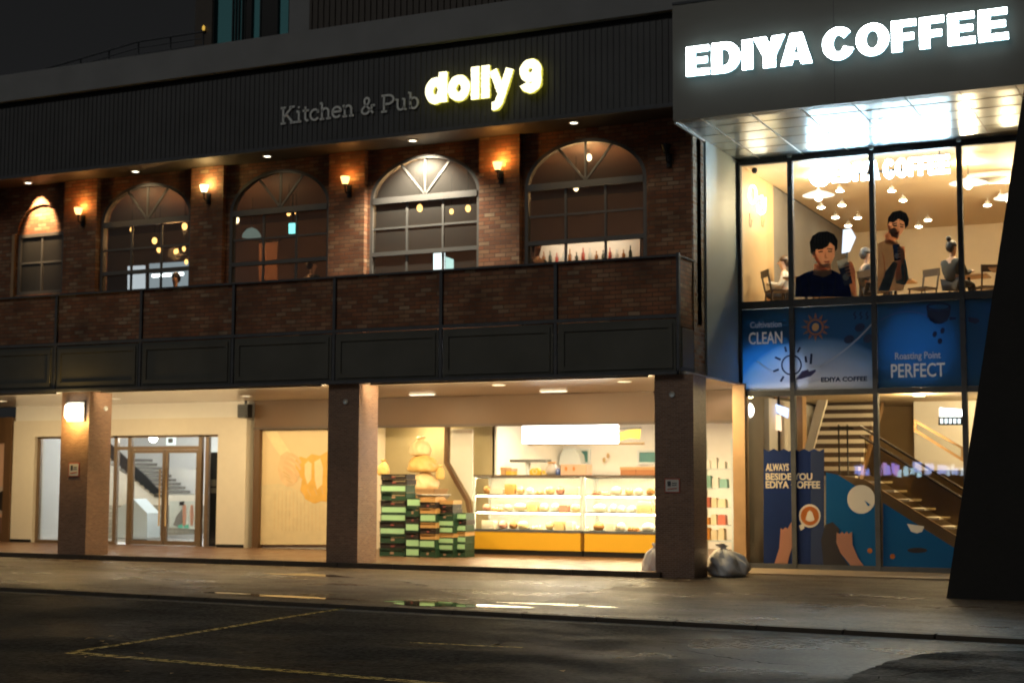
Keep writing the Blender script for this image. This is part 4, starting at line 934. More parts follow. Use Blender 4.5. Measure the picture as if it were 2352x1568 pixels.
x, _ = P(2186, 590, 29.4); sitter((x, 29.4, ZF), math.radians(150), 'customer with a hair bun and dark jacket seen from behind, right side upstairs', m_dark, m_trous, m_hair, True)

# ceiling spots and pendants upstairs
spotp = None
SPL = [(1929, 436, 'under the middle of the hanging letter sign, front row'), (2048, 436, 'under the right end of the hanging letter sign, front row'), (1934, 469, 'second row, just right of the wide left pendant'), (1886, 474, 'second row, directly below the wide left pendant'),
       (1919, 497, 'third row, left one of the pair above the navy-sweater man'), (1970, 498, 'third row, right one of the pair left of the middle mullion'), (1948, 516, 'lowest one left of the middle mullion'), (2074, 458, 'small one below the right end of the hanging sign'),
       (2131, 503, 'right of the leaning printed man, upper one'), (2110, 518, 'right of the leaning printed man, lower one'), (2268, 469, 'rightmost pane, nearer the mullion'), (2298, 452, 'rightmost pane, next to the black pillar')]
for u, v, lab in SPL:
    x, y = PZ(u, v, 7.62)
    if spotp is None:
        spotp = thing('ceiling_spot', (0, 0, 0), '', 'spotlight', 'spotlights on the upstairs cafe ceiling')
        MB().tube([(0, 0, .14), (0, 0, .06)], .008, 6).build('stem', m_white, spotp)
        MB().lathe([(.0, .07), (.04, .065), (.085, -.03), (.078, -.03), (.04, .04)], (0, 0, 0), 14).build('shade', m_white, spotp)
        MB().lathe([(.0, -.05), (.05, -.045), (.082, -.03), (.082, -.022), (.0, -.02)], (0, 0, 0), 14).build('bulb', emis('spot_bulb', (1.0, .86, .60), 22), spotp); o = spotp
    else: o = copy_tree(spotp)
    o.location = (x, y, 7.62); o['label'] = 'small ceiling spotlight upstairs, ' + lab
def pendant(u, v, z, lab, r=.32):
    x, y = PZ(u, v, z); t = thing('pendant_lamp', (x, y, z), lab, 'pendant lamp', 'wide pendants upstairs in the cafe')
    MB().tube([(x, y, z+.12), (x, y, 7.76)], .008, 6).build('cord', m_black, t)
    MB().lathe([(.03, .13), (.05, .10), (r*.55, .06), (r, .0), (r-.012, -.004), (r*.5, .045)], (x, y, z), 20).build('shade', emis('pendant_shade_glow', (1, .88, .66), 1.2), t)
    MB().blob((x, y, z-.02), (.085, .085, .10), 0, 1, 12, 8).build('bulb', emis('pendant_bulb', (1.0, .86, .58), 9), t)
    point_light('lamp_light', t, (x, y, z-.14), 120, (1, .77, .44), .1); point_light('lamp_light', t, (x, y, z+.17), 44, (1, .74, .40), .1)  # upper light of each pendant added to brighten the ceiling
pendant(1880, 449, 7.35, 'wide white pendant lamp hanging upstairs in the cafe, left pane'); pendant(2224, 421, 7.35, 'wide white pendant lamp hanging in the rightmost upstairs pane', .36)
pendant(2320, 455, 7.35, 'wide white pendant lamp mostly behind the black pillar')
# neon piece on the wood panel
nw = thing('neon_sign', (-8.5, 29.4, 6.8), 'glowing white looped neon sign on the wood panel wall upstairs', 'neon sign')
def PX_(u, v, X): d = _ray(u, v); k = X/d.x; return (X, d.y*k, CAMH+d.z*k)
m_neon = emis('neon_white', (1.0, .90, .66), 6)
MB().tube([PX_(1729+8*math.cos(t), 447+20*math.sin(t), -8.44) for t in [i*.3 for i in range(21)]], .02, 6, True).build('neon_loop', m_neon, nw)
MB().tube([PX_(u, v, -8.44) for u, v in ((1740, 470), (1742, 486), (1748, 492), (1756, 486), (1758, 455))], .02, 6).build('neon_loop', m_neon, nw)
MB().tube([PX_(u, v, -8.44) for u, v in ((1742, 455), (1750, 450), (1752, 470), (1746, 482))], .02, 6).build('neon_loop', m_neon, nw)
for u in (1722, 1750): MB().tube([PX_(u, v, -8.46) for v in (490, 505, 520)] + [PX_(u+3, 522, -8.46), PX_(u+5, 505, -8.46)], .008, 5).build('cable', m_darkwood, nw)
point_light('lamp_light', nw, (-8.25, 29.35, 6.75), 3, (1, .80, .45), .15)
ac = thing('ceiling_air_conditioner', (0, 0, 7.70), 'square white air conditioner cassette on the upstairs ceiling near the black pillar', 'air conditioner')
x, y = PZ(2287, 410, 7.70)
MB().plate([(x-.45, y-.45), (x+.45, y-.45), (x+.45, y+.45), (x-.45, y+.45)], [[(x-.3, y-.3), (x+.3, y-.3), (x+.3, y+.3), (x-.3, y+.3)]], 7.68, 7.755, 'z').build('frame', m_white, ac)
box(x-.3, x+.3, y-.3, y+.3, 7.70, 7.75).build('grille', m_concrete, ac)
cm = thing('security_camera', (-8.2, 28.4, 7.62), 'small black dome camera in the top left corner of the upstairs cafe', 'camera')
x, z = P(1733, 392, 28.5); MB().blob((x, 28.5, z), (.06, .06, .06), 0, 1, 12, 8).build('dome', m_black, cm); box(x-.03, x+.03, 28.47, 28.53, z+.05, 7.76).build('mount', m_white, cm)
cr_ = thing('screen_panel', (-6.8, 31, 6), 'pale blue-white screen panel standing behind the printed man in navy', 'screen')
mb = pxplate([(1937, 528), (1955, 525), (1966, 545), (1952, 578), (1934, 582)], 31, .02); mb.build('screen', emis('pale_screen', (.72, .82, 1.0), .9), cr_); box(P(1945, 580, 31)[0]-.02, P(1945, 580, 31)[0]+.02, 31.01, 31.05, ZF, P(1945, 560, 31)[1]).build('stand', m_black, cr_)

# ================================================================== CAFE INTERIOR, downstairs (stairs)
stw = thing('staircase', (-6, 31, .03), 'warm lit cafe staircase with a lower flight along the window and an upper flight behind', 'staircase')
xl, xr = P(1880, 1000, 31)[0], P(1978, 1000, 31)[0]
tr = MB(); rs = MB()
for k in range(9):
    y = 30.4+.27*k; z = 1.68+.19*k
    tr.box(xl-.25, xr, y, y+.28, z, z+.085); rs.box(xl-.25, xr, y+.26, y+.28, z+.086, z+.19)
tr.build('upper_treads', m_cream, stw); rs.build('upper_risers', m_darkwood, stw)
MB().plate([(30.4, 1.5), (33.0, 3.4), (33.0, 3.2), (30.6, 1.5)], [], xr+.01, xr+.05, 'x').build('stringer', m_wood, stw)
pxplate([(1855, 1085), (1902, 918), (1880, 918), (1836, 1085)], 30.2, .08).build('side_panel', m_cream, stw)
def FP(u, v): return P(u, v, 29.6)
low = [FP(1905, 1085), FP(2000, 1135), FP(2210, 1263)]
MB().plate([FP(1900, 1086), FP(1985, 1100), FP(2330, 1312), FP(1900, 1312)], [], 29.6, 29.66).build('lower_stringer', m_wood, stw)
mb = MB()
for k in range(9):
    a = FP(1985+k*34, 1104+k*21); mb.box(a[0]-.1, a[0]+.28, 29.67, 30.9, a[1]-.04, a[1])
mb.build('lower_treads', m_cream, stw)
MB().plate([FP(1985, 1000), FP(2330, 1215), FP(2330, 1290), FP(1985, 1082)], [], 29.62, 29.63).build('mesh_balustrade', glass('balustrade_mesh', (.72, .66, .52), .3), stw)
for dv in (0, 22): MB().tube([(FP(1975, 978+dv)[0], 29.6, FP(1975, 978+dv)[1]), (FP(2330, 1196+dv)[0], 29.6, FP(2330, 1196+dv)[1])], .025, 8).build('handrail', m_darkwood, stw)
for u in (1928, 1948):
    a = P(u, 1090, 30.3); MB().tube([(a[0], 30.3, a[1]), (a[0], 30.3, a[1]+1.0)], .018, 6).build('baluster', m_black, stw)
MB().tube([(P(1905, 980, 30.3)[0], 30.3, 2.72), (P(1960, 980, 30.3)[0], 30.3, 2.70)], .02, 6).build('handrail', m_black, stw)
uf = thing('stair_balustrade', (-4.4, 31, 2.6), 'wood-framed glass balustrade sloping down at the top right of the lower cafe', 'balustrade')
o_ = [(2102, 968), (2214, 1028), (2214, 1058), (2212, 1048), (2102, 985)]
MB().plate([P(u, v, 31) for u, v in ((2100, 962), (2216, 1028), (2216, 1062), (2100, 990))], [[P(u, v, 31) for u, v in ((2106, 972), (2208, 1030), (2208, 1050), (2106, 986))]], 30.95, 31.0).build('frame', m_wood, uf)
MB().plate([P(u, v, 31) for u, v in ((2106, 972), (2208, 1030), (2208, 1050), (2106, 986))], [], 30.97, 30.975).build('glass_infill', m_cafepane, uf)
x0, z0_ = P(2098, 918, 33); box(x0, x0+3, 33, 33.1, 1.9, 3.36).build('stair_wall', m_white, cafe)
sb = thing('menu_lightbox', (-4.3, 30.6, 2.7), 'bright white menu lightbox with a dark lettered strip below, lower cafe right', 'lightbox')
mb = pxplate([(2159, 936), (2212, 940), (2212, 956), (2159, 956)], 30.6, .06); mb.build('panel', emis('lightbox_white', (.9, .97, 1.0), 3.0), sb)
pxplate([(2156, 957), (2214, 957), (2214, 976), (2156, 976)], 30.6, .05).build('strip', m_black, sb)
for i in range(5): pxplate([(2160+i*10, 961), (2166+i*10, 961), (2166+i*10, 972), (2160+i*10, 972)], 30.54, .005).build('lettering', emis('strip_letters', (.8, .95, 1), 1.4), sb)
tv = thing('menu_screen', (-7.6, 30, 2.5), 'tilted glowing blue and orange menu screen at the left of the lower cafe', 'screen')
pxplate([(1783, 928), (1812, 938), (1810, 960), (1786, 948)], 30, .04).build('upper_screen', emis('screen_blue', (.42, .55, 1.0), 1.5), tv)
pxplate([(1777, 951), (1794, 953), (1796, 990), (1779, 985)], 30, .04).build('lower_screen', emis('screen_orange', (1.0, .62, .38), 1.1), tv)
box(P(1790, 960, 30.1)[0]-.02, P(1790, 960, 30.1)[0]+.02, 30.05, 30.1, 2.2, 3.36).build('hanger', m_black, tv)
gl = thing('globe_lamp', (-8.1, 28.6, 2.9), 'round white glowing wall lamp at the left edge of the lower cafe', 'lamp')
x, z = P(1718, 942, 28.5); MB().blob((x, 28.5, z), (.12, .12, .15), 0, 1, 14, 10).build('globe', emis('globe_white', (1, .95, .82), 5), gl); box(x-.03, x+.03, 28.5, 28.6, z+.14, 3.37).build('mount', m_white, gl)
fr_ = thing('drinks_fridge', (-8.2, 29.2, .03), 'tall glass-fronted drinks fridge glowing pale green at the left of the lower cafe', 'fridge')
a, b = P(1712, 1100, 29.2)[0], P(1748, 1100, 29.2)[0]
box(a, b, 29.25, 29.8, .03, 2.3).build('cabinet', m_whitemetal, fr_); box(a+.04, b-.04, 29.235, 29.25, .25, 2.15).build('lit_back', emis('fridge_glow', (.75, .95, .78), .5), fr_)
for k in range(5): box(a+.04, b-.04, 29.20, 29.234, .3+.4*k, .33+.4*k).build('shelf', m_steel, fr_)
box(P(1752, 1000, 30)[0], P(1775, 1000, 30)[0], 30.2, 30.5, .03, 3.36).build('wood_column', m_wood, cafe)
box(P(1823, 1000, 30)[0], P(1838, 1000, 30)[0], 30.2, 30.5, .03, 3.36).build('wood_column', m_wood, cafe)
for i, (x, y) in enumerate(((-7.4, 29.0), (-5.6, 30.2), (-4.2, 32.0), (-3.0, 30.0))):
    t = thing('ceiling_lamp', (x, y, 3.33), ['flat ceiling lamp above the coffee-pack poster', 'flat ceiling lamp above the lower stair landing', 'flat ceiling lamp above the wood-framed balustrade', 'flat ceiling lamp behind the black pillar'][i], 'ceiling lamp', 'flat lamps on the lower cafe ceiling')
    MB().lathe([(.14, .028), (.14, 0), (.12, -.01)], (x, y, 3.33), 16).build('housing', m_white, t); MB().lathe([(.0, -.012), (.11, -.012), (.11, -.006)], (x, y, 3.33), 16).build('diffuser', emis('lamp_warm', (1, .82, .52), 6), t)
    point_light('lamp_light', t, (x, y, 3.25), [4, 90, 55, 30][i], (1, .72, .36), .12)

# ================================================================== ARCADE SHOPS
struct(box(XL, XR-.35, 24.72, 29.3, -.05, .09).build('porch_floor', m_porch, loc=(-18, 27, 0)))
mb = MB(); x = XL
while x < XR-.5: mb.box(x+.008, min(x+1.192, XR-.36), 24.62, 24.72, -.05, .094); x += 1.2
struct(mb.build('porch_step', m_kerb, loc=(-18, 24.7, 0)))
# ---- bakery
YB = 29.2
bk = thing('bakery_shop', (-15, 29.2, .09), 'brightly lit open-fronted bakery under a brown beam', 'shop')
BXL = -20.55
box(BXL, -8.66, YB-.02, YB+.25, 2.83, 3.468).build('beam', m_beam, bk)
box(BXL, -8.66, YB-.05, YB-.021, 2.80, 2.86).build('beam_trim', m_darkwood, bk)
box(BXL, -17.72, YB+.16, YB+.25, .09, 2.83).build('window_wall', m_cream, bk)
box(BXL, BXL+.16, YB-.04, YB+.16, .09, 2.83).build('window_post', m_beam, bk)
box(-14.95, -8.5, 34, 34.1, .05, 3.2).build('back_wall', m_white, bk)
box(-17.75, -14.9, 30.3, 30.4, .05, 3.2).build('niche_wall', mat('olive_plaster', (.40, .34, .20), .7, var=.08), bk)
box(-17.8, -17.7, YB+.25, 30.3, .05, 3.2).build('niche_side_wall', m_cream, bk)
box(-14.95, -14.85, 30.3, 34, .05, 3.2).build('inner_side_wall', m_white, bk)
box(-8.5, -8.4, YB+.25, 34, .05, 3.3).build('far_side_wall', m_white, bk)
box(-17.7, -8.5, YB+.25, 34, 3.1, 3.2).build('shop_ceiling', m_white, bk)
box(-17.7, -8.5, YB+.1, 34, -.02, .092).build('shop_floor', m_porch, bk)
# brown trim that runs down and bends like a stair stringer
def chain(pts, w, Y, d): return MB().ribbon([P(u, v, Y) for u, v in pts], w, Y-d, Y)
chain([(1031, 980), (1029, 1062), (1052, 1105), (1078, 1150), (1086, 1200)], .09, 29.9, .12).build('slanted_trim', m_beam, bk)
MB().plate([P(1036, 984, 29.95), P(1085, 984, 29.95), P(1085, 1150, 29.95), P(1034, 1062, 29.95)], [], 29.95, 30.0).build('white_partition', m_white, bk)
MB().tube([(P(1111, 978, 32)[0], 32, P(1111, 978, 32)[1]), (P(1111, 1010, 32)[0], 32, P(1111, 1010, 32)[1]), (P(1122, 1020, 32)[0], 32, P(1122, 1020, 32)[1]), (P(1480, 1018, 32)[0], 32, P(1480, 1018, 32)[1])], .03, 8).build('pipe', m_woodpanel, bk)
for (u0, u1, v0, v1) in ((1227, 1355, 1030, 1066), (1464, 1520, 1033, 1066)):
    a = P(u0, v1, 33.95); b = P(u1, v0, 33.95)
    w_ = MB(); ring(w_, [(a[0], a[1]), (b[0], a[1]), (b[0], b[1]), (a[0], b[1])], [(a[0]+.05, a[1]+.05), (b[0]-.05, a[1]+.05), (b[0]-.05, b[1]-.05), (a[0]+.05, b[1]-.05)], 33.93, 34.0)
    w_ = w_.build('hatch', m_whitemetal, bk); box(a[0]+.05, b[0]-.05, 33.97, 33.99, a[1]+.05, b[1]-.05).build('hatch_panel', mat('teal_panel', (.09, .26, .26), .4), w_)
# kitchen hood glow in the hatch
# lamps
for i, (x, y) in enumerate(((-13.4, 30.4), (-10.9, 30.4), (-13.4, 32.6), (-10.6, 32.6), (-16.4, 29.75))):
    t = thing('ceiling_lamp', (x, y, 3.06), ['square ceiling lamp above the left display case', 'square ceiling lamp above the right display case', 'square ceiling lamp at the back left of the bakery', 'square ceiling lamp at the back right of the bakery', 'square ceiling lamp over the stacked crates'][i], 'ceiling lamp', 'bakery ceiling lamps')
    box(x-.35, x+.35, y-.16, y+.16, 3.05, 3.10).build('housing', m_whitemetal, t); box(x-.32, x+.32, y-.13, y+.13, 3.044, 3.05).build('diffuser', emis('bakery_lamp', (1, .86, .62), 5), t)
    area_light('lamp_light', t, (x, y, 3.03), [52, 52, 14, 14, 18][i], (1, .74, .36), .6, .25)
lb = thing('bakery_lightbox', (-12.3, 30.5, 2.6), 'bright white lightbox sign hanging inside the bakery above the display cases', 'lightbox')
pxplate([(1205, 975), (1421, 975), (1421, 1018), (1205, 1018)], 30.2, .12).build('panel', emis('bakery_lightbox_white', (1, .98, .93), 4.2), lb)
for u in (1225, 1400):
    x, z = P(u, 976, 30.14); box(x-.012, x+.012, 30.12, 30.16, z, 3.1).build('hanger', m_steel, lb)
area_light('sign_light', lb, (P(1313, 995, 30.2)[0], 30.06, 2.62), 8, (1, .96, .9), 1.8, .3, (math.radians(-90), 0, 0))
# spotlight lamp under the arcade ceiling in front of the bakery
for u, v, lab in ((975, 907, 'slim ceiling light strip in the arcade ceiling in front of the bakery, left'), (1352, 910, 'small ceiling lamp in the arcade ceiling at the beam above the bakery')):
    x, y = PZ(u, v, 3.45); y = min(y, 28.2)
    t = thing('arcade_lamp', (x, y, 3.44), lab, 'ceiling lamp', 'arcade ceiling lamps')
    box(x-.3, x+.3, y-.05, y+.05, 3.45, 3.47).build('housing', m_white, t); box(x-.28, x+.28, y-.04, y+.04, 3.444, 3.45).build('diffuser', emis('arcade_lamp_glow', (1, .85, .6), 2.0), t)
    area_light('lamp_light', t, (x, y-.3, 3.43), 14, (1, .72, .40), .6, .1)
for i, (x, y, pw) in enumerate(((-26.2, 27.0, 36), (-23.0, 27.2, 30), (-19.6, 27.5, 38), (-16.2, 26.6, 56), (-12.8, 26.2, 62), (-10.2, 26.2, 50), (-9.2, 27.3, 50))):
    t = thing('arcade_downlight', (x, y, 3.46), ['flush arcade downlight behind the left pillar', 'flush arcade downlight in front of the double doors', 'flush arcade downlight in front of the bread poster', 'flush arcade downlight behind the middle pillar', 'flush arcade downlight in front of the left display case', 'flush arcade downlight in front of the right display case', 'flush arcade downlight between the right pillar and the cafe'][i], 'downlight', 'arcade ceiling lamps')
    MB().lathe([(.10, .012), (.13, .012), (.13, .002), (.10, .002), (.10, .012)], (x, y, 3.458), 18).build('trim_ring', m_white, t)
    MB().lathe([(.0, .006), (.10, .006), (.10, .01)], (x, y, 3.458), 18).build('lens', emis('arcade_lens', (1, .85, .58), .8), t)
    area_light('lamp_light', t, (x, y, 3.452), pw*.75, (1, .74, .36), .16, .16)
# cove strips behind the balcony edge that wash the arcade ceiling
for i, (xa, xb, pw) in enumerate(((-27.8, -22.5, 52), (-21.3, -15.9, 60), (-14.8, -9.2, 120))):
    t = thing('cove_lamp', ((xa+xb)/2, 24.76, 3.44), ['cove light strip above the entrance, left of the left pillar', 'cove light strip between the left and middle pillars', 'cove light strip between the middle and right pillars'][i], 'light strip', 'cove strips under the balcony')
    box(xa, xb, 24.74, 24.77, 3.435, 3.468).build('housing', m_black, t); box(xa, xb, 24.771, 24.776, 3.442, 3.46).build('diffuser', emis('cove_glow', (1, .84, .6), 2), t)
    area_light('lamp_light', t, ((xa+xb)/2, 24.79, 3.43), pw, (1, .76, .42), xb-xa, .05, (math.radians(96), 0, 0))
# bread photograph in the window
bp_ = thing('bread_poster', (-19, 29.2, .2), 'large warm printed picture of a hand holding bread in the bakery side window', 'poster')
YX = 29.28
box(P(587, 990, YX)[0], -17.74, YX, YX+.02, .2, 2.79).build('print', mat('poster_tan', (.74, .58, .34), .5, var=.10, vscale=1.2), bp_)
m_bread = mat('print_bread', (.76, .45, .10), .5, var=.25, vscale=4); m_crust = mat('print_crust', (.68, .46, .22), .5, var=.2); m_crumb = mat('print_crumb', (.80, .66, .38), .5, var=.15, vscale=8)
pxplate([(588, 1115), (640, 1110), (700, 1130), (752, 1140), (752, 1250), (588, 1250)], YX-.002).build('board', mat('print_board', (.70, .58, .36), .5, var=.12), bp_)
pxplate([(607, 990), (636, 990), (668, 1040), (672, 1062), (655, 1060), (632, 1030)], YX-.004).build('sleeve', m_crumb, bp_)
pxplate([(645, 1045), (660, 1035), (684, 1050), (694, 1072), (690, 1092), (676, 1112), (660, 1118), (644, 1102), (638, 1075)], YX-.006).build('hand', mat('print_hand', (.76, .54, .30), .5, var=.2, vscale=5), bp_)
for k, (a, b) in enumerate((((650, 1082), (664, 1092)), ((653, 1092), (668, 1100)), ((658, 1101), (672, 1108)))): pxline([a, b], .025, YX-.0085).build('finger_line', m_crust, bp_)
pxplate([(676, 1058), (690, 1048), (704, 1052), (716, 1042), (735, 1046), (752, 1036), (752, 1152), (738, 1150), (722, 1156), (702, 1146), (690, 1124), (694, 1100), (682, 1082)], YX-.009).build('loaf', m_bread, bp_)
pxplate([(700, 1066), (708, 1058), (716, 1064), (715, 1100), (706, 1112), (700, 1092)], YX-.012).build('crumb', m_crumb, bp_)
pxplate([(722, 1060), (736, 1052), (742, 1075), (740, 1112), (728, 1124), (723, 1100)], YX-.012).build('crumb', m_crumb, bp_)
for k in range(4): pxline([(690+k*16, 1126-k*3), (700+k*14, 1140-k*2)], .02, YX-.0125).build('crust_line', m_crust, bp_)
for k, (a, b) in enumerate((((662, 1042), (690, 1064)), ((656, 1050), (690, 1078)), ((652, 1060), (686, 1092)), ((650, 1072), (680, 1106)))): pxline(bez(a, ((a[0]+b[0])/2+8, (a[1]+b[1])/2-8), b, 8), .075, YX-.0135-.0012*k).build('finger', mat('print_finger', (.76, .50, .27), .5, var=.15), bp_)
for i in range(14): pxline([(632+i*8.5, 1126), (630+i*8.7, 1218)], .006, YX-.0045).build('cloth_line', m_crust, bp_)

# ---- display cases
def display_case(u0, u1, lab):
    Yc_ = 29.12; a = P(u0, 1180, Yc_)[0]; b = P(u1, 1180, Yc_)[0]
    t = thing('display_case', ((a+b)/2, Yc_, .09), lab, 'display case', 'glass bakery counters')
    zt, zb_, z0_ = P(1210, 1094, Yc_)[1], P(1210, 1216, Yc_)[1], .20
    box(a+.03, b-.03, Yc_, Yc_+.75, z0_, zb_-.05).build('yellow_base', mat('yellow_panel', (.70, .40, .03), .35, var=.04), t)
    box(a, b, Yc_+.03, Yc_+.72, .09, z0_-.002).build('plinth', m_black, t)
    box(a+.01, b-.01, Yc_-.01, Yc_+.78, zb_-.05, zb_).build('counter_ledge', m_steel, t)
    zs = [zb_+(zt-zb_)*f for f in (.34, .66)]
    f = MB()
    for x in (a+.02, b-.02):
        for y in (Yc_+.02, Yc_+.74): f.box(x-.02, x+.02, y-.02, y+.02, zb_, zt)
    for x in (a+.02, b-.02): f.box(x-.019, x+.019, Yc_+.041, Yc_+.719, zt-.04, zt-.002)
    f.box(a+.041, b-.041, Yc_+.721, Yc_+.759, zt-.04, zt-.002)
    f.build('frame', m_whitemetal, t)
    box(a, b, Yc_-.01, Yc_+.78, zt, zt+.035).build('top_shelf', m_darkwood, t)
    for z in zs: box(a+.045, b-.045, Yc_+.03, Yc_+.74, z-.012, z).build('shelf', m_whitemetal, t)
    for z in zs: box(a+.045, b-.045, Yc_+.009, Yc_+.029, z-.026, z+.004).build('shelf_lip', m_beam, t)
    box(a+.045, b-.045, Yc_+.009, Yc_+.029, zt-.03, zt-.001).build('shelf_lip', m_beam, t)
    for z in (zs[0]-.02, zs[1]-.02, zt-.004): box(a+.06, b-.06, Yc_+.06, Yc_+.09, z-.02, z-.002).build('shelf_light', emis('case_light', (1, .80, .46), 56), t)
    box(a+.04, b-.04, Yc_, Yc_+.006, zb_, zt-.005).build('front_glass', m_pane, t)
    box(a+.04, b-.04, Yc_+.75, Yc_+.76, zb_, zt).build('back_panel', m_white, t)
    return t, a, b, Yc_, [zb_]+zs+[zt+.035]
cases = [display_case(1087, 1336, 'left glass display case with a yellow base and lit shelves'), display_case(1339, 1590, 'right glass display case with a yellow base, partly behind the right pillar')]
m_bd = [mat('bread_cream', (.78, .66, .46), .6, var=.15, vscale=9), mat('paper_wrap', (.80, .74, .64), .6, var=.06), mat('white_box', (.82, .80, .76), .5, var=.04), mat('bread_light', (.72, .52, .26), .6, var=.25, vscale=9), mat('bread_brown', (.34, .16, .05), .6, var=.3, vscale=9), mat('bread_golden', (.58, .33, .10), .6, var=.3, vscale=9), mat('bread_pale', (.70, .52, .28), .6, var=.2, vscale=9), mat('cream_cake', (.75, .66, .52), .5, var=.1), mat('berry_cake', (.55, .25, .18), .5, var=.2)]
shelfn = ['bottom shelf', 'middle shelf', 'upper shelf']
rr = random.Random(11)
for ci, (t, a, b, yc, zz) in enumerate(cases):
    side = ['left', 'right'][ci]
    for si in range(3):
        z = zz[si]; x = a+.14; n = 0
        while x < b-.2:
            kind = rr.choice(['loaf', 'loaf', 'bun', 'box', 'tray']); w = rr.uniform(.16, .32); d = yc+.12
            lab = f'pastries on the {shelfn[si]} of the {side} display case'
            mb = MB(); mm = rr.choice(m_bd)
            if kind == 'loaf':
                mb.blob((x+w/2, d+.1, z+.085), (w/2, .10, .095), .05, rr.randint(0, 99), 14, 9, flat=-.083); nm = 'bread_loaf'; c = 'bread'; l2 = 'bread loaf'
            elif kind == 'bun':
                w = .18; mb.blob((x+w/2, d+.08, z+.07), (w/2, w/2, .08), .03, rr.randint(0, 99), 14, 9, flat=-.068); nm = 'bread_bun'; c = 'bun'; l2 = 'round bun'
            elif kind == 'box':
                h = rr.uniform(.12, .24); mb.plate([(x, z), (x+w, z), (x+w, z+h*.85), (x+w*.93, z+h), (x+w*.07, z+h), (x, z+h*.85)], [], d, d+.18); nm = 'cake_box'; c = 'box'; l2 = 'small cake box'
            else:
                mb.box(x, x+w, d-.02, d+.26, z+.002, z+.014)
                for q in range(3): mb.blob((x+w*(q+.5)/3, d+.06, z+.04), (w/6, .06, .05), .05, q, 10, 7)
                nm = 'pastry_tray'; c = 'pastries'; l2 = 'tray of small pastries'
            tag(mb.build(nm, mm), f'{l2} on the {shelfn[si]} of the {side} display case', c, lab)
            x += w+rr.uniform(.02, .08); n += 1
# things on top of the cases
zt = cases[0][4][3]; yt = 29.3
def ontop(u0, u1, vt, name, m, lab, cat, y=29.35, d=.3, parts=None, z=None):
    a, b = P(u0, 1090, y)[0], P(u1, 1090, y)[0]; z = zt if z is None else z; top = P((u0+u1)/2, vt, y)[1]
    t = box(a, b, y, y+d, z+.002, top)
    o = t.build(name, m); tag(o, lab, cat)
    if parts: parts(o, a, b, y, z, top)
    return o
m_cardb = mat('cardboard_box', (.52, .32, .16), .7, var=.1); m_pinkbox = mat('pink_box', (.62, .38, .28), .6, var=.08); m_redbox = mat('red_brown_box', (.42, .17, .07), .6, var=.1); m_yelbox = mat('yellow_bag', (.72, .46, .05), .5, var=.1)
def lidded(o, a, b, y, z, top): box(a-.008, b+.008, y-.008, y+.308, top-.05, top+.012).build('lid', m_pinkbox if o.data.materials[0] == m_pinkbox else m_cardb, o)
ontop(1150, 1160, 1074, 'paper_carton', m_cardb, 'narrow brown carton on top of the left display case, leftmost', 'box', parts=lidded)
ontop(1162, 1174, 1076, 'paper_carton', m_yelbox, 'narrow yellow carton next to the brown one on the left display case', 'box', parts=lidded)
def bag(u0, u1, vt, m, lab):
    a, b = P(u0, 1090, 29.4)[0], P(u1, 1090, 29.4)[0]; top = P(u0, vt, 29.4)[1]
    mb = MB(); mb.plate([(a, zt+.002), (b, zt+.002), (b+.02, zt+.1), (b-.02, top-.05), (b-.05, top), (a+.05, top-.01), (a-.01, top-.06), (a-.02, zt+.09)], [], 29.4, 29.55)
    o = mb.build('snack_bag', m); tag(o, lab, 'bag'); MB().tube([((a+b)/2+.05*math.cos(k), 29.39, (zt+top)/2+.05*math.sin(k)) for k in [j*.6 for j in range(11)]], .008, 5, True).build('round_print', m_cream, o)
bag(1217, 1240, 1074, m_yelbox, 'yellow snack bag left of the jar on the left display case'); bag(1243, 1256, 1078, m_yelbox, 'smaller yellow snack bag squeezed beside the glass jar')
x = P(1268, 1090, 29.45)[0]; j = thing('glass_jar', (x, 29.45, zt), 'round glass jar between the yellow bags and the pink box', 'jar')
MB().lathe([(.10, .002), (.13, .06), (.13, .17), (.08, .22), (.08, .24)], (x, 29.45, zt), 16).build('jar_body', mat('jar_grey', (.45, .42, .42), .2), j); MB().lathe([(.09, .24), (.09, .28), (.0, .285)], (x, 29.45, zt), 16).build('lid', m_cardb, j)
x = P(1282, 1090, 29.4)[0]; tag(MB().lathe([(.05, .002), (.05, .10), (.035, .13), (.03, .14)], (x, 29.4, zt), 12).build('blue_tin', mat('tin_blue', (.10, .16, .42), .3)), 'small blue tin in front of the pink box', 'tin')
pbx = ontop(1288, 1347, 1066, 'cake_carton', m_pinkbox, 'pale pink carton with two orange emblems on the left display case', 'box')
for u in (1300, 1318): pxell(u, 1076, 3, 5, 29.348, .004).build('emblem', m_or, pbx)
for i, (u0, u1) in enumerate(((1425, 1460), (1461, 1512))): ontop(u0, u1, 1073, 'gift_box', m_redbox, ['reddish brown gift box on the right display case, left one', 'reddish brown gift box touching the right pillar on the display case'][i], 'box', parts=lidded)
sh = thing('wall_shelf', (-13, 31, 1.9), 'thin dark shelf on a white stand behind the left display case', 'shelf')
a, b = P(1175, 1058, 30.6)[0], P(1258, 1058, 30.6)[0]; z = P(1200, 1058, 30.6)[1]
box(a, b, 30.5, 30.8, z-.03, z+.03).build('board', m_steelpanel, sh); box((a+b)/2-.1, (a+b)/2-.02, 30.6, 30.7, .092, z-.03).build('stand', m_whitemetal, sh)
hk = thing('hanging_ornament', (-11, 33.9, 2.1), 'small golden hanging ornament on the white bakery wall between the hatches', 'ornament')
for k, (u, v) in enumerate(((1397, 1046), (1388, 1056))): pxell(u, v, 3, 6, 33.9, .03).build('ring', m_woodpanel, hk)
yb_ = thing('yellow_banner', (-10, 32, 2.5), 'small yellow slanted banner right of the white lightbox in the bakery', 'banner')
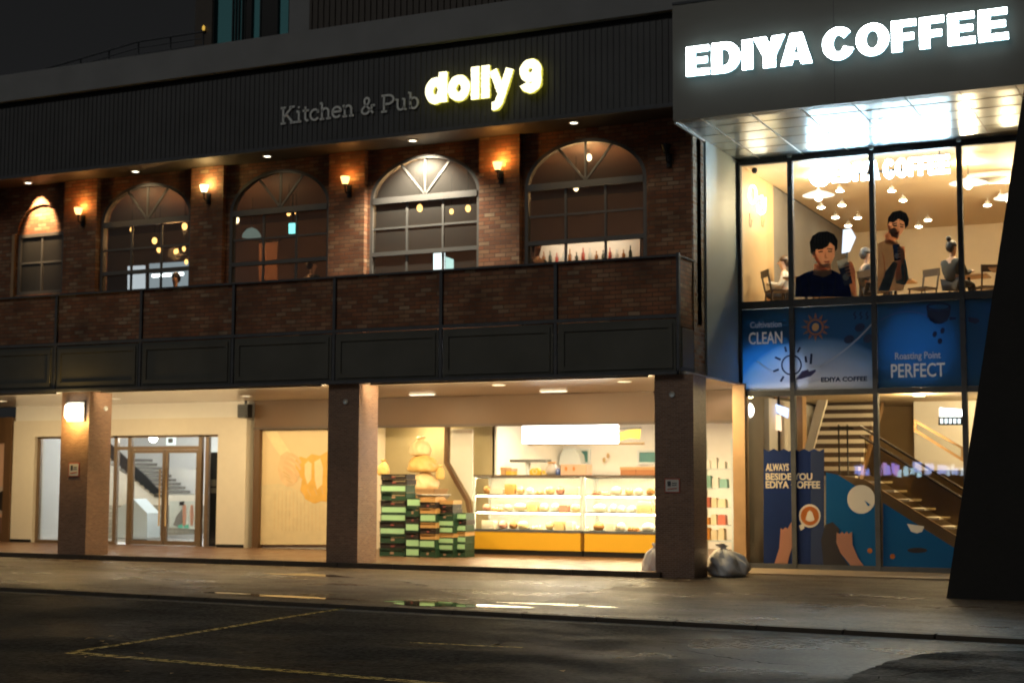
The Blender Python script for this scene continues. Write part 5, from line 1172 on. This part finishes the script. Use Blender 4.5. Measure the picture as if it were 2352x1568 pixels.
pxplate([(1424, 993), (1445, 986), (1472, 985), (1470, 1008), (1448, 1006), (1424, 1012)], 31, .02).build('cloth', m_yelbox, yb_); MB().tube([(P(1422, 985, 31)[0], 31, P(1422, 984, 31)[1]), (P(1474, 985, 31)[0], 31, P(1474, 982, 31)[1])], .01, 6).build('rod', m_steel, yb_)
pxplate([(1295, 1068), (1298, 1045), (1308, 1030), (1330, 1030), (1342, 1045), (1346, 1068)], 33.9, .3).build('range_hood', m_whitemetal, bk)

# ---- rubbish bags at the right pillar
m_bag = mat('white_plastic_bag', (.86, .85, .82), .6, var=.15, vscale=4, bump=.4, bscale=14)
def sack_mesh(c, rx, ry, h, seed, neck=.16, n=56, m=30, slump=.12, rough=1.0):
    """tied plastic sack: slumped body, folds that gather into a neck, flared ruffle on top"""
    rnd = random.Random(seed); ph = [rnd.uniform(0, 6.28) for _ in range(9)]; vs = []; fs = []
    prof = [(0, 0), (.80, 0), (.97, .06), (1.03, .18), (1.0, .34), (.92, .50), (.74, .66), (.46, .79), (neck, .86), (neck*.8, .885), (neck*1.5, .93), (neck*2.2, .98), (neck*1.2, 1.0), (0, .97)]
    for j in range(m+1):
        t = j/m*(len(prof)-1); k = min(int(t), len(prof)-2); f = t-k; r0 = prof[k][0]+(prof[k+1][0]-prof[k][0])*f; zz = prof[k][1]+(prof[k+1][1]-prof[k][1])*f
        g = min(1, zz*1.2)
        for i in range(n):
            a = 2*math.pi*i/n
            d = .05*math.sin(3*a+ph[0]+2*zz) + .05*math.sin(5*a+ph[1]-3*zz) + (.02+.09*g)*abs(math.sin(6.5*a+ph[2]+1.5*math.sin(4*zz+ph[3]))) - .05*g + .03*math.sin(11*a+ph[4]+9*zz) + .03*math.sin(14*zz+4*a+ph[5])
            d = d*rough + (rough-1)*.05*math.sin(9*a+ph[8]+7*zz)*math.sin(17*zz+ph[1]+3*a)
            rr_ = r0*(1+d*(1 if zz < .98 else 2))
            lean = slump*zz*zz
            vs.append((c[0]+rx*(rr_*math.cos(a)+lean*math.cos(ph[6])), c[1]+ry*(rr_*math.sin(a)+lean*math.sin(ph[6])), c[2]+h*zz*(1+.04*math.sin(2*a+ph[7])*(zz > .05))))
    for j in range(m):
        for i in range(n): fs.append((j*n+i, j*n+(i+1) % n, (j+1)*n+(i+1) % n, (j+1)*n+i))
    return MB().add(vs, fs, True)
def rubbish(x, y, r, h, lab, seed):
    b = sack_mesh((x, y, 0), r, r*.85, h, seed, .13, slump=.34, rough=2.1).build('rubbish_bag', m_bag, loc=(x, y, 0)); tag(b, lab, 'rubbish bag', 'rubbish bags by the right pillar')
x, y = PZ(1655, 1326, .0); rubbish(x, 25.6, .34, .56, 'white tied rubbish bag on the right of the right pillar', 77)
rubbish(P(1500, 1300, 25.2)[0], 25.2, .16, .55, 'white rubbish bag half hidden behind the left edge of the right pillar', 83)
rubbish(P(1672, 1300, 26.0)[0], 26.0, .25, .42, 'smaller white rubbish bag slumped behind the first by the cafe step', 91)

# rack of goods seen between the right pillar and the cafe corner post
gk = thing('goods_rack', (-9.2, 30, .09), 'rack of bright packaged goods between the right pillar and the cafe corner', 'rack')
xa, xb = P(1606, 1150, 30.0)[0], P(1684, 1150, 30.0)[0]
f = MB()
for x in (xa, xb-.04): f.box(x, x+.04, 30.0, 30.04, .092, 2.5).box(x, x+.04, 30.4, 30.44, .092, 2.5)
for v in (1240, 1205, 1165, 1120, 1075): z = P(1645, v, 30)[1]; f.box(xa+.041, xb-.041, 30.0, 30.44, z-.03, z)
f.build('frame', m_whitemetal, gk)
gcol = [mat('pack_orange', (.70, .30, .06), .4, var=.2), mat('pack_cream', (.74, .62, .42), .5, var=.1), mat('pack_red', (.55, .14, .08), .4, var=.2), mat('pack_teal', (.25, .48, .44), .4), mat('pack_white', (.78, .76, .72), .5, var=.05)]
for si, (v, nm) in enumerate(((1240, 'lowest'), (1205, 'second'), (1165, 'middle'), (1120, 'fourth'), (1075, 'top'))):
    z = P(1645, v, 30)[1]; x = xa+.06
    while x < xb-.2:
        w = rr.uniform(.10, .2); h = rr.uniform(.14, .26); c = rr.choice([[0, 0, 1], [0, 2, 1], [1, 4, 2], [3, 4, 4], [4, 4, 1]][si])
        o = MB().plate([(x, z+.002), (x+w, z+.002), (x+w*.96, z+h*.9), (x+w*.8, z+h), (x+w*.2, z+h), (x+w*.04, z+h*.9)], [], 30.04, 30.2).build('snack_packet', gcol[c])
        tag(o, f'snack packet on the {nm} shelf of the rack beside the cafe corner', 'packet', f'packets on the {nm} rack shelf'); x += w+.02
# ---- stacked crates
m_cg = mat('green_crate', (.018, .06, .034), .5, var=.15); m_cl = mat('light_green_label', (.42, .74, .44), .5, var=.05); m_ck = mat('black_crate', (.022, .017, .016), .5); m_cr = mat('red_label', (.30, .08, .07), .5); m_ct = mat('tan_crate', (.55, .33, .12), .55, var=.15); m_cgold = mat('rust_label', (.42, .26, .18), .5)
def crate_proto(m, lm, kind):
    t = thing('crate', (0, 0, 0), '', 'crate'); w, d, h = .26, .2, 1.0
    b = MB(); b.box(-w, w, -d, d, 0, .06)
    for s in (-1, 1):
        b.box(s*w, s*(w-.03), -d, d, .06, .97); b.box(-w+.03, w-.03, s*d, s*(d-.03), .06, .60); b.box(-w+.03, w-.03, s*(d-.005), s*(d-.03), .74, .97)
        b.box(s*(w+.012), s*(w-.04), -d-.012, d+.012, .90, 1.0)
    b.box(-w, w, -d-.012, -d, .90, 1.0)
    b.build('body', m, t)
    if lm:
        if kind == 'band': box(-w*.94, w*.94, -d-.008, -d-.001, .18, .86).build('label', lm, t)
        else: box(-w*.14, w*.14, -d-.008, -d-.001, .28, .55).build('label', lm, t)
    return t
protos = {'g': crate_proto(m_cg, m_cgold, 'dot'), 'l': crate_proto(m_cg, m_cl, 'band'), 'k': crate_proto(m_ck, m_cr, 'dot'), 't': crate_proto(m_ct, None, '')}
used = set()
words = {'g': 'dark green crate', 'l': 'pale-labelled crate', 'k': 'red-marked black crate', 't': 'tan shallow crate'}
STK = [(872, 931, 1278, 1088, 'gkglkllkglkk', 27.50, 'leftmost crate stack'), (932, 963, 1277, 1143, 'llklkgl', 27.45, 'second crate stack from left'), (964, 1000, 1277, 1140, 'gltktltkt', 27.42, 'middle crate stack'), (1001, 1041, 1276, 1148, 'glltllgkkt', 27.60, 'fourth crate stack from left'), (1042, 1070, 1274, 1177, 'glltlkl', 27.80, 'rightmost crate stack')]
ordw = ['at the bottom', 'second from the bottom', 'third from the bottom', 'fourth from the bottom', 'fifth from the bottom', 'sixth from the bottom', 'seventh from the bottom', 'eighth from the bottom', 'ninth from the bottom', 'tenth from the bottom', 'eleventh from the bottom', 'on top']
for u0, u1, v0, v1, seq, y, nm in STK:
    a, b = P(u0, 1250, y-.2)[0], P(u1, 1250, y-.2)[0]; top = P((u0+u1)/2, v1, y-.2)[1]; z = .092
    wt = {'g': 1.25, 'l': 1.25, 'k': .85, 't': .75}; tot = sum(wt[c] for c in seq); k = (top-z)/tot
    for i, c in enumerate(seq):
        o = protos[c] if c not in used else copy_tree(protos[c]); used.add(c)
        h = k*wt[c]; o.location = ((a+b)/2+rr.uniform(-.015, .015), y+rr.uniform(-.02, .02), z); o.scale = ((b-a)/.53, 1, h-.004); o.rotation_euler = (0, 0, rr.uniform(-.03, .03))
        o['label'] = f"{words[c]} {ordw[i] if i < len(seq)-1 else 'on top'} of the {nm}"; o['group'] = 'crates stacked in front of the bakery'; z += h
# white round tray and puffy bread sacks behind the crates
x, z = P(1003, 1133, 28.2); t = MB(); t.lathe([(.0, -.05), (.28, -.05), (.36, .02), (.38, .035), (.35, .03), (.27, -.03), (.0, -.03)], (x, 28.05, P(1003, 1141, 28)[1]+.02), 24)
tag(t.build('round_tray', m_white), 'round white tray lying on top of the tan crates', 'tray')
m_sack = mat('bread_sack', (.70, .46, .16), .35, var=.3, vscale=5); m_sack2 = mat('pale_sack', (.76, .58, .32), .35, var=.25, vscale=5)
ymid = 29.0
def sack(u, v0, v1, ru, m, lab, seed, y=29.3):
    x, zt_ = P(u, v1, y); zb2 = P(u, v0, y)[1]; rx = (P(u+ru, v0, y)[0]-P(u-ru, v0, y)[0])/2; h = (zt_-zb2)/2
    b = sack_mesh((x, y, zb2), rx, rx*.8, h*2.15, seed, .22).build('bread_sack', m); tag(b, lab, 'sack', 'plastic sacks of bread behind the crates')
    MB().tube([(x+rx*.22*math.cos(t), y+rx*.18*math.sin(t), zb2+h*1.9) for t in [k*.63 for k in range(10)]], .012, 6, True).build('tie', m_cardb, b)
tag(box(P(940, 1140, 29.3)[0], P(1012, 1140, 29.3)[0], 29.0, 29.6, .092, P(975, 1126, 29.3)[1]).box(P(938, 1140, 29.3)[0], P(1014, 1140, 29.3)[0], 28.98, 29.62, P(975, 1126, 29.3)[1]+.001, P(975, 1126, 29.3)[1]+.04).build('wooden_stand', m_wood), 'wooden stand behind the crates carrying the plastic sacks', 'stand')
sack(975, 1124, 1080, 28, m_sack2, 'lowest bulging plastic sack of bread on the stand', 31); sack(973, 1084, 1040, 31, m_sack, 'middle golden plastic sack of bread in the pile', 41); sack(966, 1046, 1006, 22, m_sack2, 'topmost plastic sack of bread in the pile', 51)
sack(882, 1092, 1058, 12, m_sack, 'small golden sack on the crates beside the middle pillar', 61, 27.6); sack(1012, 1100, 1070, 9, m_sack, 'narrow brown sack right of the pile, by the slanted trim', 71)

# ---- entrance lobby
en = thing('entrance_lobby', (-24, 29.2, .09), 'white plastered building entrance with glass double doors', 'entrance')
oL, oR, oT = -27.1, -21.52, 2.70
MB().plate([(-27.8, .09), (oL, .09), (oL, oT), (oR, oT), (oR, .09), (-20.72, .09), (-20.72, 3.1), (-27.8, 3.1)], [], 29.1, 29.45).build('portal_wall', m_cream, en)
box(-27.8, -20.72, 29.16, 29.4, 3.1, 3.468).build('upper_band', m_white, en)
box(-27.79, oL-.02, 29.085, 29.1, .09, .16).box(oR+.02, -20.73, 29.085, 29.1, .09, .16).build('skirting', m_black, en)
box(oL-.3, oR+.2, 33.2, 33.3, .05, 3.1).build('lobby_back_wall', m_white, en)
box(oL-.35, oL-.3, 29.45, 33.3, .05, 3.1).build('lobby_side_wall', m_white, en); box(oR+.2, oR+.25, 29.45, 33.3, .05, 3.1).build('lobby_side_wall', m_white, en)
box(oL-.3, oR+.2, 29.45, 33.3, 2.95, 3.05).build('lobby_ceiling', m_white, en); box(oL-.3, oR+.2, 29.3, 33.3, -.02, .085).build('lobby_floor', m_white, en)
m_dframe = mat('bronze_door_frame', (.20, .14, .09), .4, .4)
f = MB()
for x in (oL+.04, -24.62, -24.2, -22.1, oR-.38): f.box(x-.045, x+.045, 29.2, 29.3, .09, oT)
f.box(oL, oR, 29.2, 29.3, oT-.05, oT-.001); f.box(-24.57, -22.15, 29.21, 29.29, 2.36, 2.44); f.box(oL+.09, -24.67, 29.21, 29.29, .09, .16)
f.build('door_frame', m_dframe, en)
for a, b in ((oL+.09, -24.67), (-24.57, -24.25), (oR-.33, oR)): box(a, b, 29.25, 29.256, .16, oT-.05).build('side_pane', m_pane, en)
box(-24.15, -22.15, 29.25, 29.256, 2.44, oT-.05).build('transom_pane', m_pane, en)
for a, b, hx in ((-24.15, -23.14, -23.22), (-23.12, -22.15, -23.03)):
    q = MB(); ring(q, [(a, .1), (b, .1), (b, 2.355), (a, 2.355)], [(a+.07, .2), (b-.07, .2), (b-.07, 2.28), (a+.07, 2.28)], 29.215, 29.275); q = q.build('glass_door', m_dframe, en)
    box(a+.07, b-.07, 29.245, 29.25, .2, 2.28).build('pane', m_pane, q)
    MB().tube([(hx, 29.15, .55), (hx, 29.15, 1.9)], .02, 8).build('handle', m_woodpanel, q)
# stairs inside the lobby
ls = thing('lobby_stairs', (-23.5, 31.5, .09), 'lobby stairs with a dark stringer seen through the glass doors', 'staircase')
st_ = [P(u, v, 31.5) for u, v in ((240, 1008), (268, 1032), (300, 1062), (340, 1098), (368, 1130), (352, 1134), (320, 1108), (285, 1078), (240, 1040))]
MB().plate(st_, [], 31.5, 31.55).build('stringer', m_black, ls)
mb = MB()
for k in range(10):
    a = P(262+k*11, 1048+k*9.2, 31.5); mb.box(a[0]-.15, a[0]+.22, 31.56, 32.8, a[1]-.12, a[1]-.05)
mb.build('treads', m_concrete, ls)
MB().plate([P(u, v, 31.5) for u, v in ((240, 1062), (362, 1136), (470, 1136), (470, 1160), (240, 1160))], [], 31.58, 31.62).build('landing_wall', m_cream, ls)
MB().plate([P(u, v, 31.5) for u, v in ((240, 1160), (470, 1160), (470, 1225), (240, 1235))], [], 31.6, 31.66).build('tiled_side', brick('lobby_tile', [(.40, .36, .28), (.50, .45, .36)], (.25, .22, .18), .3, .1, .01, .5), ls)
wc = MB(); wc.plate([P(u, v, 30.6) for u, v in ((262, 1235), (262, 1172), (288, 1156), (306, 1145), (338, 1178), (338, 1235))], [], 30.6, 31.1)
wc = wc.build('white_cabinet', m_whitemetal); tag(wc, 'white slope-topped cabinet inside the left lobby door', 'cabinet'); box(P(306, 1236, 30.6)[0], P(338, 1236, 30.6)[0], 30.59, 30.599, .085, .16).build('plinth', m_black, wc)
lp = thing('lobby_poster', (-22.7, 31, .4), 'leaning lobby poster showing bare legs in green shoes, seen through the right door', 'poster')
pxplate([(390, 1210), (390, 1150), (452, 1150), (452, 1215)], 31.2, .02).build('board', mat('poster_pale', (.55, .58, .54), .5), lp)
for u in (424, 441): pxplate([(u-4, 1160), (u+3, 1158), (u+4, 1180), (u+2, 1206), (u-4, 1206), (u-5, 1180)], 31.178, .004).build('leg', m_skin2, lp)
pxplate([(398, 1205), (405, 1185), (418, 1168), (420, 1200), (410, 1210)], 31.176, .004).build('printed_bag', m_concrete, lp)
for u in (415, 429): pxplate([(u-6, 1206), (u+4, 1203), (u+5, 1212), (u-6, 1212)], 31.173, .004).build('shoe', mat('shoe_green', (.10, .45, .32), .5), lp)
pxplate([(412, 1152), (424, 1150), (422, 1160), (412, 1160)], 31.173, .004).build('printed_hair', m_hair, lp)
kz = thing('black_kiosk', (-21.8, 29.6, .09), 'tall black vending kiosk with a pale slot inside the right edge of the entrance', 'kiosk')
a, b = P(475, 1150, 29.5)[0], P(503, 1150, 29.5)[0]
box(a, b, 29.5, 30.1, .09, P(490, 1038, 29.5)[1]).build('cabinet', m_black, kz); zq = P(490, 1118, 29.5)[1]; box(a+.02, b-.02, 29.485, 29.499, zq-.14, zq+.18).build('slot_panel', m_concrete, kz); box(a+.03, b-.03, 29.475, 29.484, zq-.02, zq+.02).build('tray', m_black, kz)
for i, (x, y) in enumerate(((-23.0, 30.4), (-25.4, 30.6), (-23.2, 32.4))):
    t = thing('ceiling_lamp', (x, y, 2.93), ['lobby ceiling lamp just inside the double doors', 'lobby ceiling lamp behind the left pillar', 'lobby ceiling lamp above the stairs'][i], 'ceiling lamp', 'lobby ceiling lamps')
    MB().lathe([(.17, .02), (.17, -.01), (.14, -.03), (.0, -.035)], (x, y, 2.93), 18).build('diffuser', emis('lobby_lamp', (.95, .98, 1), 5), t); MB().lathe([(.19, .02), (.19, 0), (.17, 0)], (x, y, 2.93), 18).build('ring', m_steel, t)
    point_light('lamp_light', t, (x, y, 2.78), 42, (.92, .97, 1.0), .15)
wl = thing('lobby_wall_lamp', (-24, 29.6, 2.6), 'bright globe lamp glowing behind the transom over the entrance doors', 'lamp')
x, z = P(352, 1005, 29.9); MB().blob((x, 29.9, z), (.11, .11, .12), 0, 1, 12, 9).build('globe', emis('globe_warm', (1, .95, .85), 6), wl); box(x-.02, x+.02, 29.88, 29.92, z+.1, 2.95).build('stem', m_steel, wl)
es_ = thing('exit_sign', (-23, 29.9, 2.6), 'small square pictogram sign with pale border behind the entrance transom', 'sign')
x, z = P(392, 1011, 29.9); box(x-.13, x+.13, 29.9, 29.94, z-.11, z+.11).build('panel', emis('sign_pale', (.8, .92, .85), .9), es_); box(x-.07, x+.07, 29.89, 29.899, z-.06, z+.05).build('pictogram', m_concrete, es_)
spk = thing('wall_speaker', (-20.9, 29, 3.2), 'small black speaker box under the arcade ceiling beside the entrance', 'speaker')
x, z = P(557, 943, 28.9); box(x-.14, x+.14, 28.9, 29.09, z-.15, z+.15).build('cabinet', m_black, spk); MB().lathe([(.0, 0), (.09, 0), (.1, .01)], (x, 28.9, z), 12).build('cone', m_seam, spk); box(x-.02, x+.02, 29.0, 29.05, z+.15, 3.468).build('bracket', m_steel, spk)
# laundry edge, far left
la = thing('laundry_shop', (-28.4, 29.2, .09), 'edge of a brown-framed laundry shopfront at the far left', 'shop')
box(-28.05, -27.82, 29.05, 29.4, .09, 3.2).build('brown_post', m_beam, la); box(-31, -28.06, 29.15, 29.4, 2.55, 3.2).build('brown_header', m_beam, la); box(-31, -28.06, 29.12, 29.4, .09, .3).build('brown_plinth', m_beam, la)
lpst = thing('laundry_poster', (-28.9, 29.2, .4), 'pink printed panel with a dark washing machine drum at the far left edge', 'poster')
box(-30.9, -28.07, 29.2, 29.25, .3, 2.55).build('print', mat('pink_print', (.60, .38, .27), .5, var=.06), lpst)
yl = 29.195
pxell(8, 1148, 22, 32, yl, .004).build('drum_ring', mat('print_grey', (.45, .38, .33), .5), lpst); pxell(8, 1150, 15, 24, yl-.005, .004).build('drum', m_hair, lpst); pxell(12, 1146, 5, 8, yl-.010, .004).build('cloth', mat('print_red', (.35, .10, .06), .5), lpst)
pxplate([(24, 1020), (26, 1085), (17, 1065), (20, 1040)], yl, .004).build('wave', m_beam, lpst); pxplate([(-30, 1190), (18, 1186), (20, 1236), (-30, 1236)], yl, .004).build('machine_base', mat('print_maroon', (.16, .09, .07), .5), lpst)

# ---- wall lamp on the left pillar
x, z = P(166, 945, 24.58); wlp = thing('pillar_wall_lamp', (x, 24.7, z), 'square bright bulkhead lamp on the front of the left pillar', 'wall lamp')
box(x-.22, x+.24, 24.66, 24.698, z-.20, z+.20).build('back_plate', m_white, wlp)
mb = MB(); mb.plate([(x-.19, z-.10), (x-.14, z-.15), (x+.16, z-.15), (x+.19, z-.11), (x+.19, z+.12), (x+.15, z+.15), (x-.15, z+.15), (x-.19, z+.11)], [], 24.56, 24.66); mb.build('diffuser', emis('bulkhead_glass', (1, .92, .70), 6), wlp)
point_light('lamp_light', wlp, (x, 24.44, z-.16), 34, (1, .60, .16), .10)
# ---- notice plates
def notice(u0, u1, v0, v1, lab, big):
    Y = 24.696; a, b = P(u0, v1, Y), P(u1, v0, Y); t = thing('no_smoking_sign', ((a[0]+b[0])/2, Y, a[1]), lab, 'sign', 'no smoking notices on the pillars')
    box(a[0], b[0], Y-.012, Y, a[1], b[1]).build('plate', mat('notice_red', (.45, .10, .06), .5), t)
    box(a[0]+.02, b[0]-.02, Y-.016, Y-.0125, a[1]+.02, b[1]-.02).build('white_face', mat('notice_white', (.62, .62, .58), .5), t)
    w = b[0]-a[0]; h = b[1]-a[1]
    MB().box(a[0]+w*.2, a[0]+w*.42, Y-.019, Y-.0165, a[1]+h*.45, a[1]+h*.8).box(a[0]+w*.5, a[0]+w*.8, Y-.019, Y-.0165, a[1]+h*.50, a[1]+h*.56).box(a[0]+w*.5, a[0]+w*.8, Y-.019, Y-.0165, a[1]+h*.64, a[1]+h*.70).build('pictogram', m_steel, t)
    MB().plate([(a[0]+w*.18, a[1]+h*.2), (a[0]+w*.82, a[1]+h*.27), (a[0]+w*.82, a[1]+h*.35), (a[0]+w*.18, a[1]+h*.28)], [], Y-.019, Y-.0165).build('red_bar', mat('notice_bar', (.5, .14, .08), .5), t)
notice(158, 183, 1062, 1094, 'small reddish notice plate on the left pillar under the lamp', 0); notice(1527, 1562, 1098, 1131, 'white notice plate with a red border on the right pillar', 1)

# ---- black leaning pillar, right
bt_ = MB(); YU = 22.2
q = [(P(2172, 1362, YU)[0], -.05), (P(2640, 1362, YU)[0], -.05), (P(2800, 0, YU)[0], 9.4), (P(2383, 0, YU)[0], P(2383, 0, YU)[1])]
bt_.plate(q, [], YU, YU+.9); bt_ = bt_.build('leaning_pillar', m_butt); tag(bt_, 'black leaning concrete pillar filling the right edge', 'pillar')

# ================================================================== PUB INTERIOR details
def bulb(u, v, y, lab, amb=True, r=.05, pw=0):
    x, z = P(u, v, y); t = thing('pendant_bulb', (x, y, z), lab, 'bulb', 'hanging bulbs inside the pub')
    MB().blob((x, y, z), (r, r, r*1.35), 0, 1, 10, 8).build('bulb', m_amber if amb else m_warm, t); MB().tube([(x, y, z+r), (x, y, 8.1)], .007, 5).build('cord', m_black, t)
    if pw: point_light('lamp_light', t, (x, y, z-r-.05), pw*5, (1, .55, .22), .06)
bulb(303, 527, 27, 'hanging bulb in the upper left pane of the first arched window', True, .045); bulb(424, 520, 27, 'hanging bulb at the upper right corner of the first arched window', True, .06, 5)
bulb(355, 553, 28.5, 'hanging bulb in the middle of the first arched window', True, .06); bulb(366, 573, 28.5, 'lower hanging bulb just below the middle one in the first arched window', True, .06)
bulb(543, 505, 27, 'hanging bulb at the upper left corner of the second arched window', False, .06, 5); bulb(663, 490, 27.5, 'left one of the two close bulbs under the transom of the second arched window', True, .045); bulb(681, 488, 27.5, 'right one of the two close bulbs under the transom of the second arched window', True, .04)
bulb(964, 478, 27, 'bulb in the middle pane of the third, brightest arched window', True, .06, 5); bulb(1037, 486, 28, 'smaller bulb left in the upper right pane of the third arched window', True, .045); bulb(1075, 479, 27, 'bulb at the right in the upper right pane of the third arched window', True, .055)
bulb(1353, 362, 27, 'bulb behind the fan of the fourth arched window', False, .055, 4); bulb(1323, 432, 27.5, 'bulb just under the transom of the fourth arched window', False, .05, 4)
ch = thing('chandelier', (-20.3, 28, 6.2), 'amber glass chandelier at the right of the first arched window', 'chandelier')
x, z = P(425, 588, 28.2)
MB().tube([(x, 28.2, z+.35), (x, 28.2, 8.1)], .01, 6).tube([(x+.24*math.cos(k*.63), 28.2+.24*math.sin(k*.63), z) for k in range(11)], .012, 6, True).build('frame', m_black, ch)
for k in range(6):
    t = k*1.05; MB().blob((x+.24*math.cos(t), 28.2+.24*math.sin(t), z+.05*(k % 2)+(-.10 if k == 2 else .08)), (.04, .04, .06), 0, 1, 8, 7).build('candle_bulb', m_amber, ch)
point_light('lamp_light', ch, (x, 27.8, z), 40, (1, .5, .18), .15)
# lit kitchen pass, white screens, bar shelf
kp = thing('kitchen_hatch', (-21, 30, 4.8), 'bright white kitchen pass with strip lights at the bottom of the first arched window', 'kitchen hatch')
pxplate([(296, 612), (334, 610), (334, 690), (296, 690)], 30, .05).build('white_panel', emis('kitchen_white', (.80, .90, 1.0), .55), kp); pxplate([(346, 606), (450, 600), (450, 690), (346, 690)], 30.1, .05).build('back_panel', emis('kitchen_grey', (.7, .85, .95), .30), kp)
pxplate([(352, 631), (394, 628), (394, 634), (352, 637)], 30, .06).build('strip_light', m_cool, kp); pxplate([(400, 628), (422, 626), (422, 632), (400, 634)], 30, .06).build('strip_light', m_cool, kp)
ex = thing('green_exit_sign', (-18, 28, 6.5), 'small glowing teal exit sign inside the second arched window', 'sign')
pxplate([(666, 514), (679, 513), (679, 536), (666, 537)], 28.5, .05).build('panel', emis('exit_teal', (.22, .85, .82), 1.6), ex); x, z = P(672, 513, 28.47); box(x-.01, x+.01, 28.46, 28.48, z, 8.1).build('hanger', m_black, ex)
sl_ = thing('dome_lamp', (-18.5, 29, 6.3), 'dim pale green dome lampshade in the left of the second arched window', 'pendant lamp')
x, z = P(578, 545, 28.5); MB().lathe([(.22, 0), (.20, .08), (.12, .18), (.03, .22)], (x, 28.5, z), 18).build('shade', emis('shade_green', (.35, .45, .40), .28), sl_); MB().tube([(x, 28.5, z+.2), (x, 28.5, 8.1)], .008, 5).build('cord', m_black, sl_)
cu = thing('curtain_panel', (-17.9, 29, 5), 'reddish brown hanging panel inside the second arched window', 'curtain')
pxplate([(598, 560), (640, 556), (640, 680), (598, 680)], 28.8, .05).build('cloth', mat('red_brown_cloth', (.30, .14, .08), .8, var=.2), cu); MB().tube([(P(595, 556, 28.8)[0], 28.8, P(595, 556, 28.8)[1]), (P(645, 552, 28.8)[0], 28.8, P(645, 552, 28.8)[1])], .015, 6).build('rod', m_black, cu)
tvp = thing('wall_screen', (-14, 29, 5.5), 'bright white and teal screen glowing at the bottom of the third arched window', 'screen')
pxplate([(998, 580), (1022, 578), (1022, 640), (998, 640)], 28.6, .05).build('bright_panel', emis('screen_bright', (.80, .97, 1.0), 1.6), tvp); pxplate([(1026, 590), (1042, 596), (1042, 640), (1026, 640)], 28.7, .05).build('teal_panel', emis('screen_teal', (.6, .95, .9), .8), tvp); box(P(1020, 600, 28.8)[0]-.03, P(1020, 600, 28.8)[0]+.03, 28.72, 28.78, 4.8, P(1020, 590, 28.8)[1]).build('stand', m_black, tvp)
bs = thing('bar_shelf', (-10.6, 29.5, 5), 'pale lit bar back shelf at the bottom of the fourth arched window', 'shelf')
x0, zz0 = P(1232, 640, 29.5); x1, zz1 = P(1470, 548, 29.5)
box(x0, x1, 29.5, 29.56, 4.8, P(1232, 562, 29.5)[1]+.02).build('back_panel', m_cream, bs); box(x0, x1, 29.2, 29.49, 6.17, 6.21).build('shelf_board', m_wood, bs)
area_light('shelf_light', bs, ((x0+x1)/2, 29.1, 6.75), 7, (1, .86, .70), 2.0, .1, (math.radians(35), 0, 0))
bcols = [mat('bottle_amber', (.25, .09, .02), .2), mat('bottle_dark', (.02, .03, .02), .2), mat('bottle_red', (.35, .05, .03), .2), mat('bottle_clear', (.5, .5, .45), .15)]
for i in range(14):
    x = x0+.25+(x1-x0-.4)*i/13; h = rr.uniform(.24, .34)
    tag(MB().lathe([(.035, .0), (.04, .02), (.04, h*.6), (.014, h*.75), (.014, h), (.0, h)], (x, 29.33, 6.212), 10).build('bottle', bcols[i % 4]), f'{["amber", "dark", "red", "clear"][i % 4]} bottle standing on the lit bar shelf in the fourth arched window', 'bottle', f'{["amber", "dark", "red", "clear"][i % 4]} bottles on the bar shelf')
# guests silhouetted in the pub windows
ZP = 4.8
x, _ = P(404, 650, 27.2); sitter((x, 27.2, ZP+.12), math.radians(10), 'guest with dark hair seated at the bottom right of the first arched window', m_dark, m_trous, m_hair, grp='guests inside the pub')
x, _ = P(715, 630, 27.2); sitter((x, 27.2, ZP+.22), math.radians(160), 'guest silhouetted at the bottom right of the second arched window', m_dark, m_trous, m_brownhair, grp='guests inside the pub')
x, _ = P(1232, 580, 27.0); sitter((x, 27.0, ZP+.22), math.radians(60), 'guest in dark clothes at the bottom left of the fourth arched window', m_dark, m_trous, m_hair, grp='guests inside the pub')
op = thing('opposite_shopfront', (-14, -15, 0), 'low dark shopfront across the street whose neon signs reflect in the cafe glass', 'shopfront')
box(-40, 12, -15.6, -15.1, 0, 4.6).build('wall', m_clad2, op)
for i, (u, v, w, h, c) in enumerate(((1975, 1080, 1.0, .3, (.25, .35, 1)), (2010, 1076, 1.6, .45, (.3, .4, 1)), (2040, 1077, 1.0, .45, (.7, .4, .9)), (2058, 1076, .8, .4, (.45, .3, 1)), (2090, 1083, 1.2, .35, (.6, .9, 1)), (2125, 1074, 2.2, .4, (.4, .5, 1)), (2165, 1078, 1.6, .3, (.5, .6, 1)), (2195, 1079, .8, .35, (.7, .85, 1)), (1868, 1052, 2.6, .6, (.6, .8, 1)), (1812, 1056, 2.0, .35, (.35, .45, 1)), (1818, 1090, 1.6, .6, (.9, .95, 1)), (1858, 1088, .8, .6, (.9, .95, 1)))):
    x, z = P(u, v, 71)
    for k in range(4): box(x-w/2+w*k/4, x-w/2+w*(k+.7)/4, -15.05, -15.02, z-h/2+(k*37 % 3-1)*.07, z+h/2+(k*53 % 3-1)*.07).build('neon_letter', emis('street_neon', c, 5), op) if k != i % 5 else None
    box(x-w/2, x+w/2, -15.1, -15.06, z-h/2-.1, z+h/2+.1).build('sign_board', m_black, op)
for o in list(COL.objects):
    if '_w' in o: del o['_w']
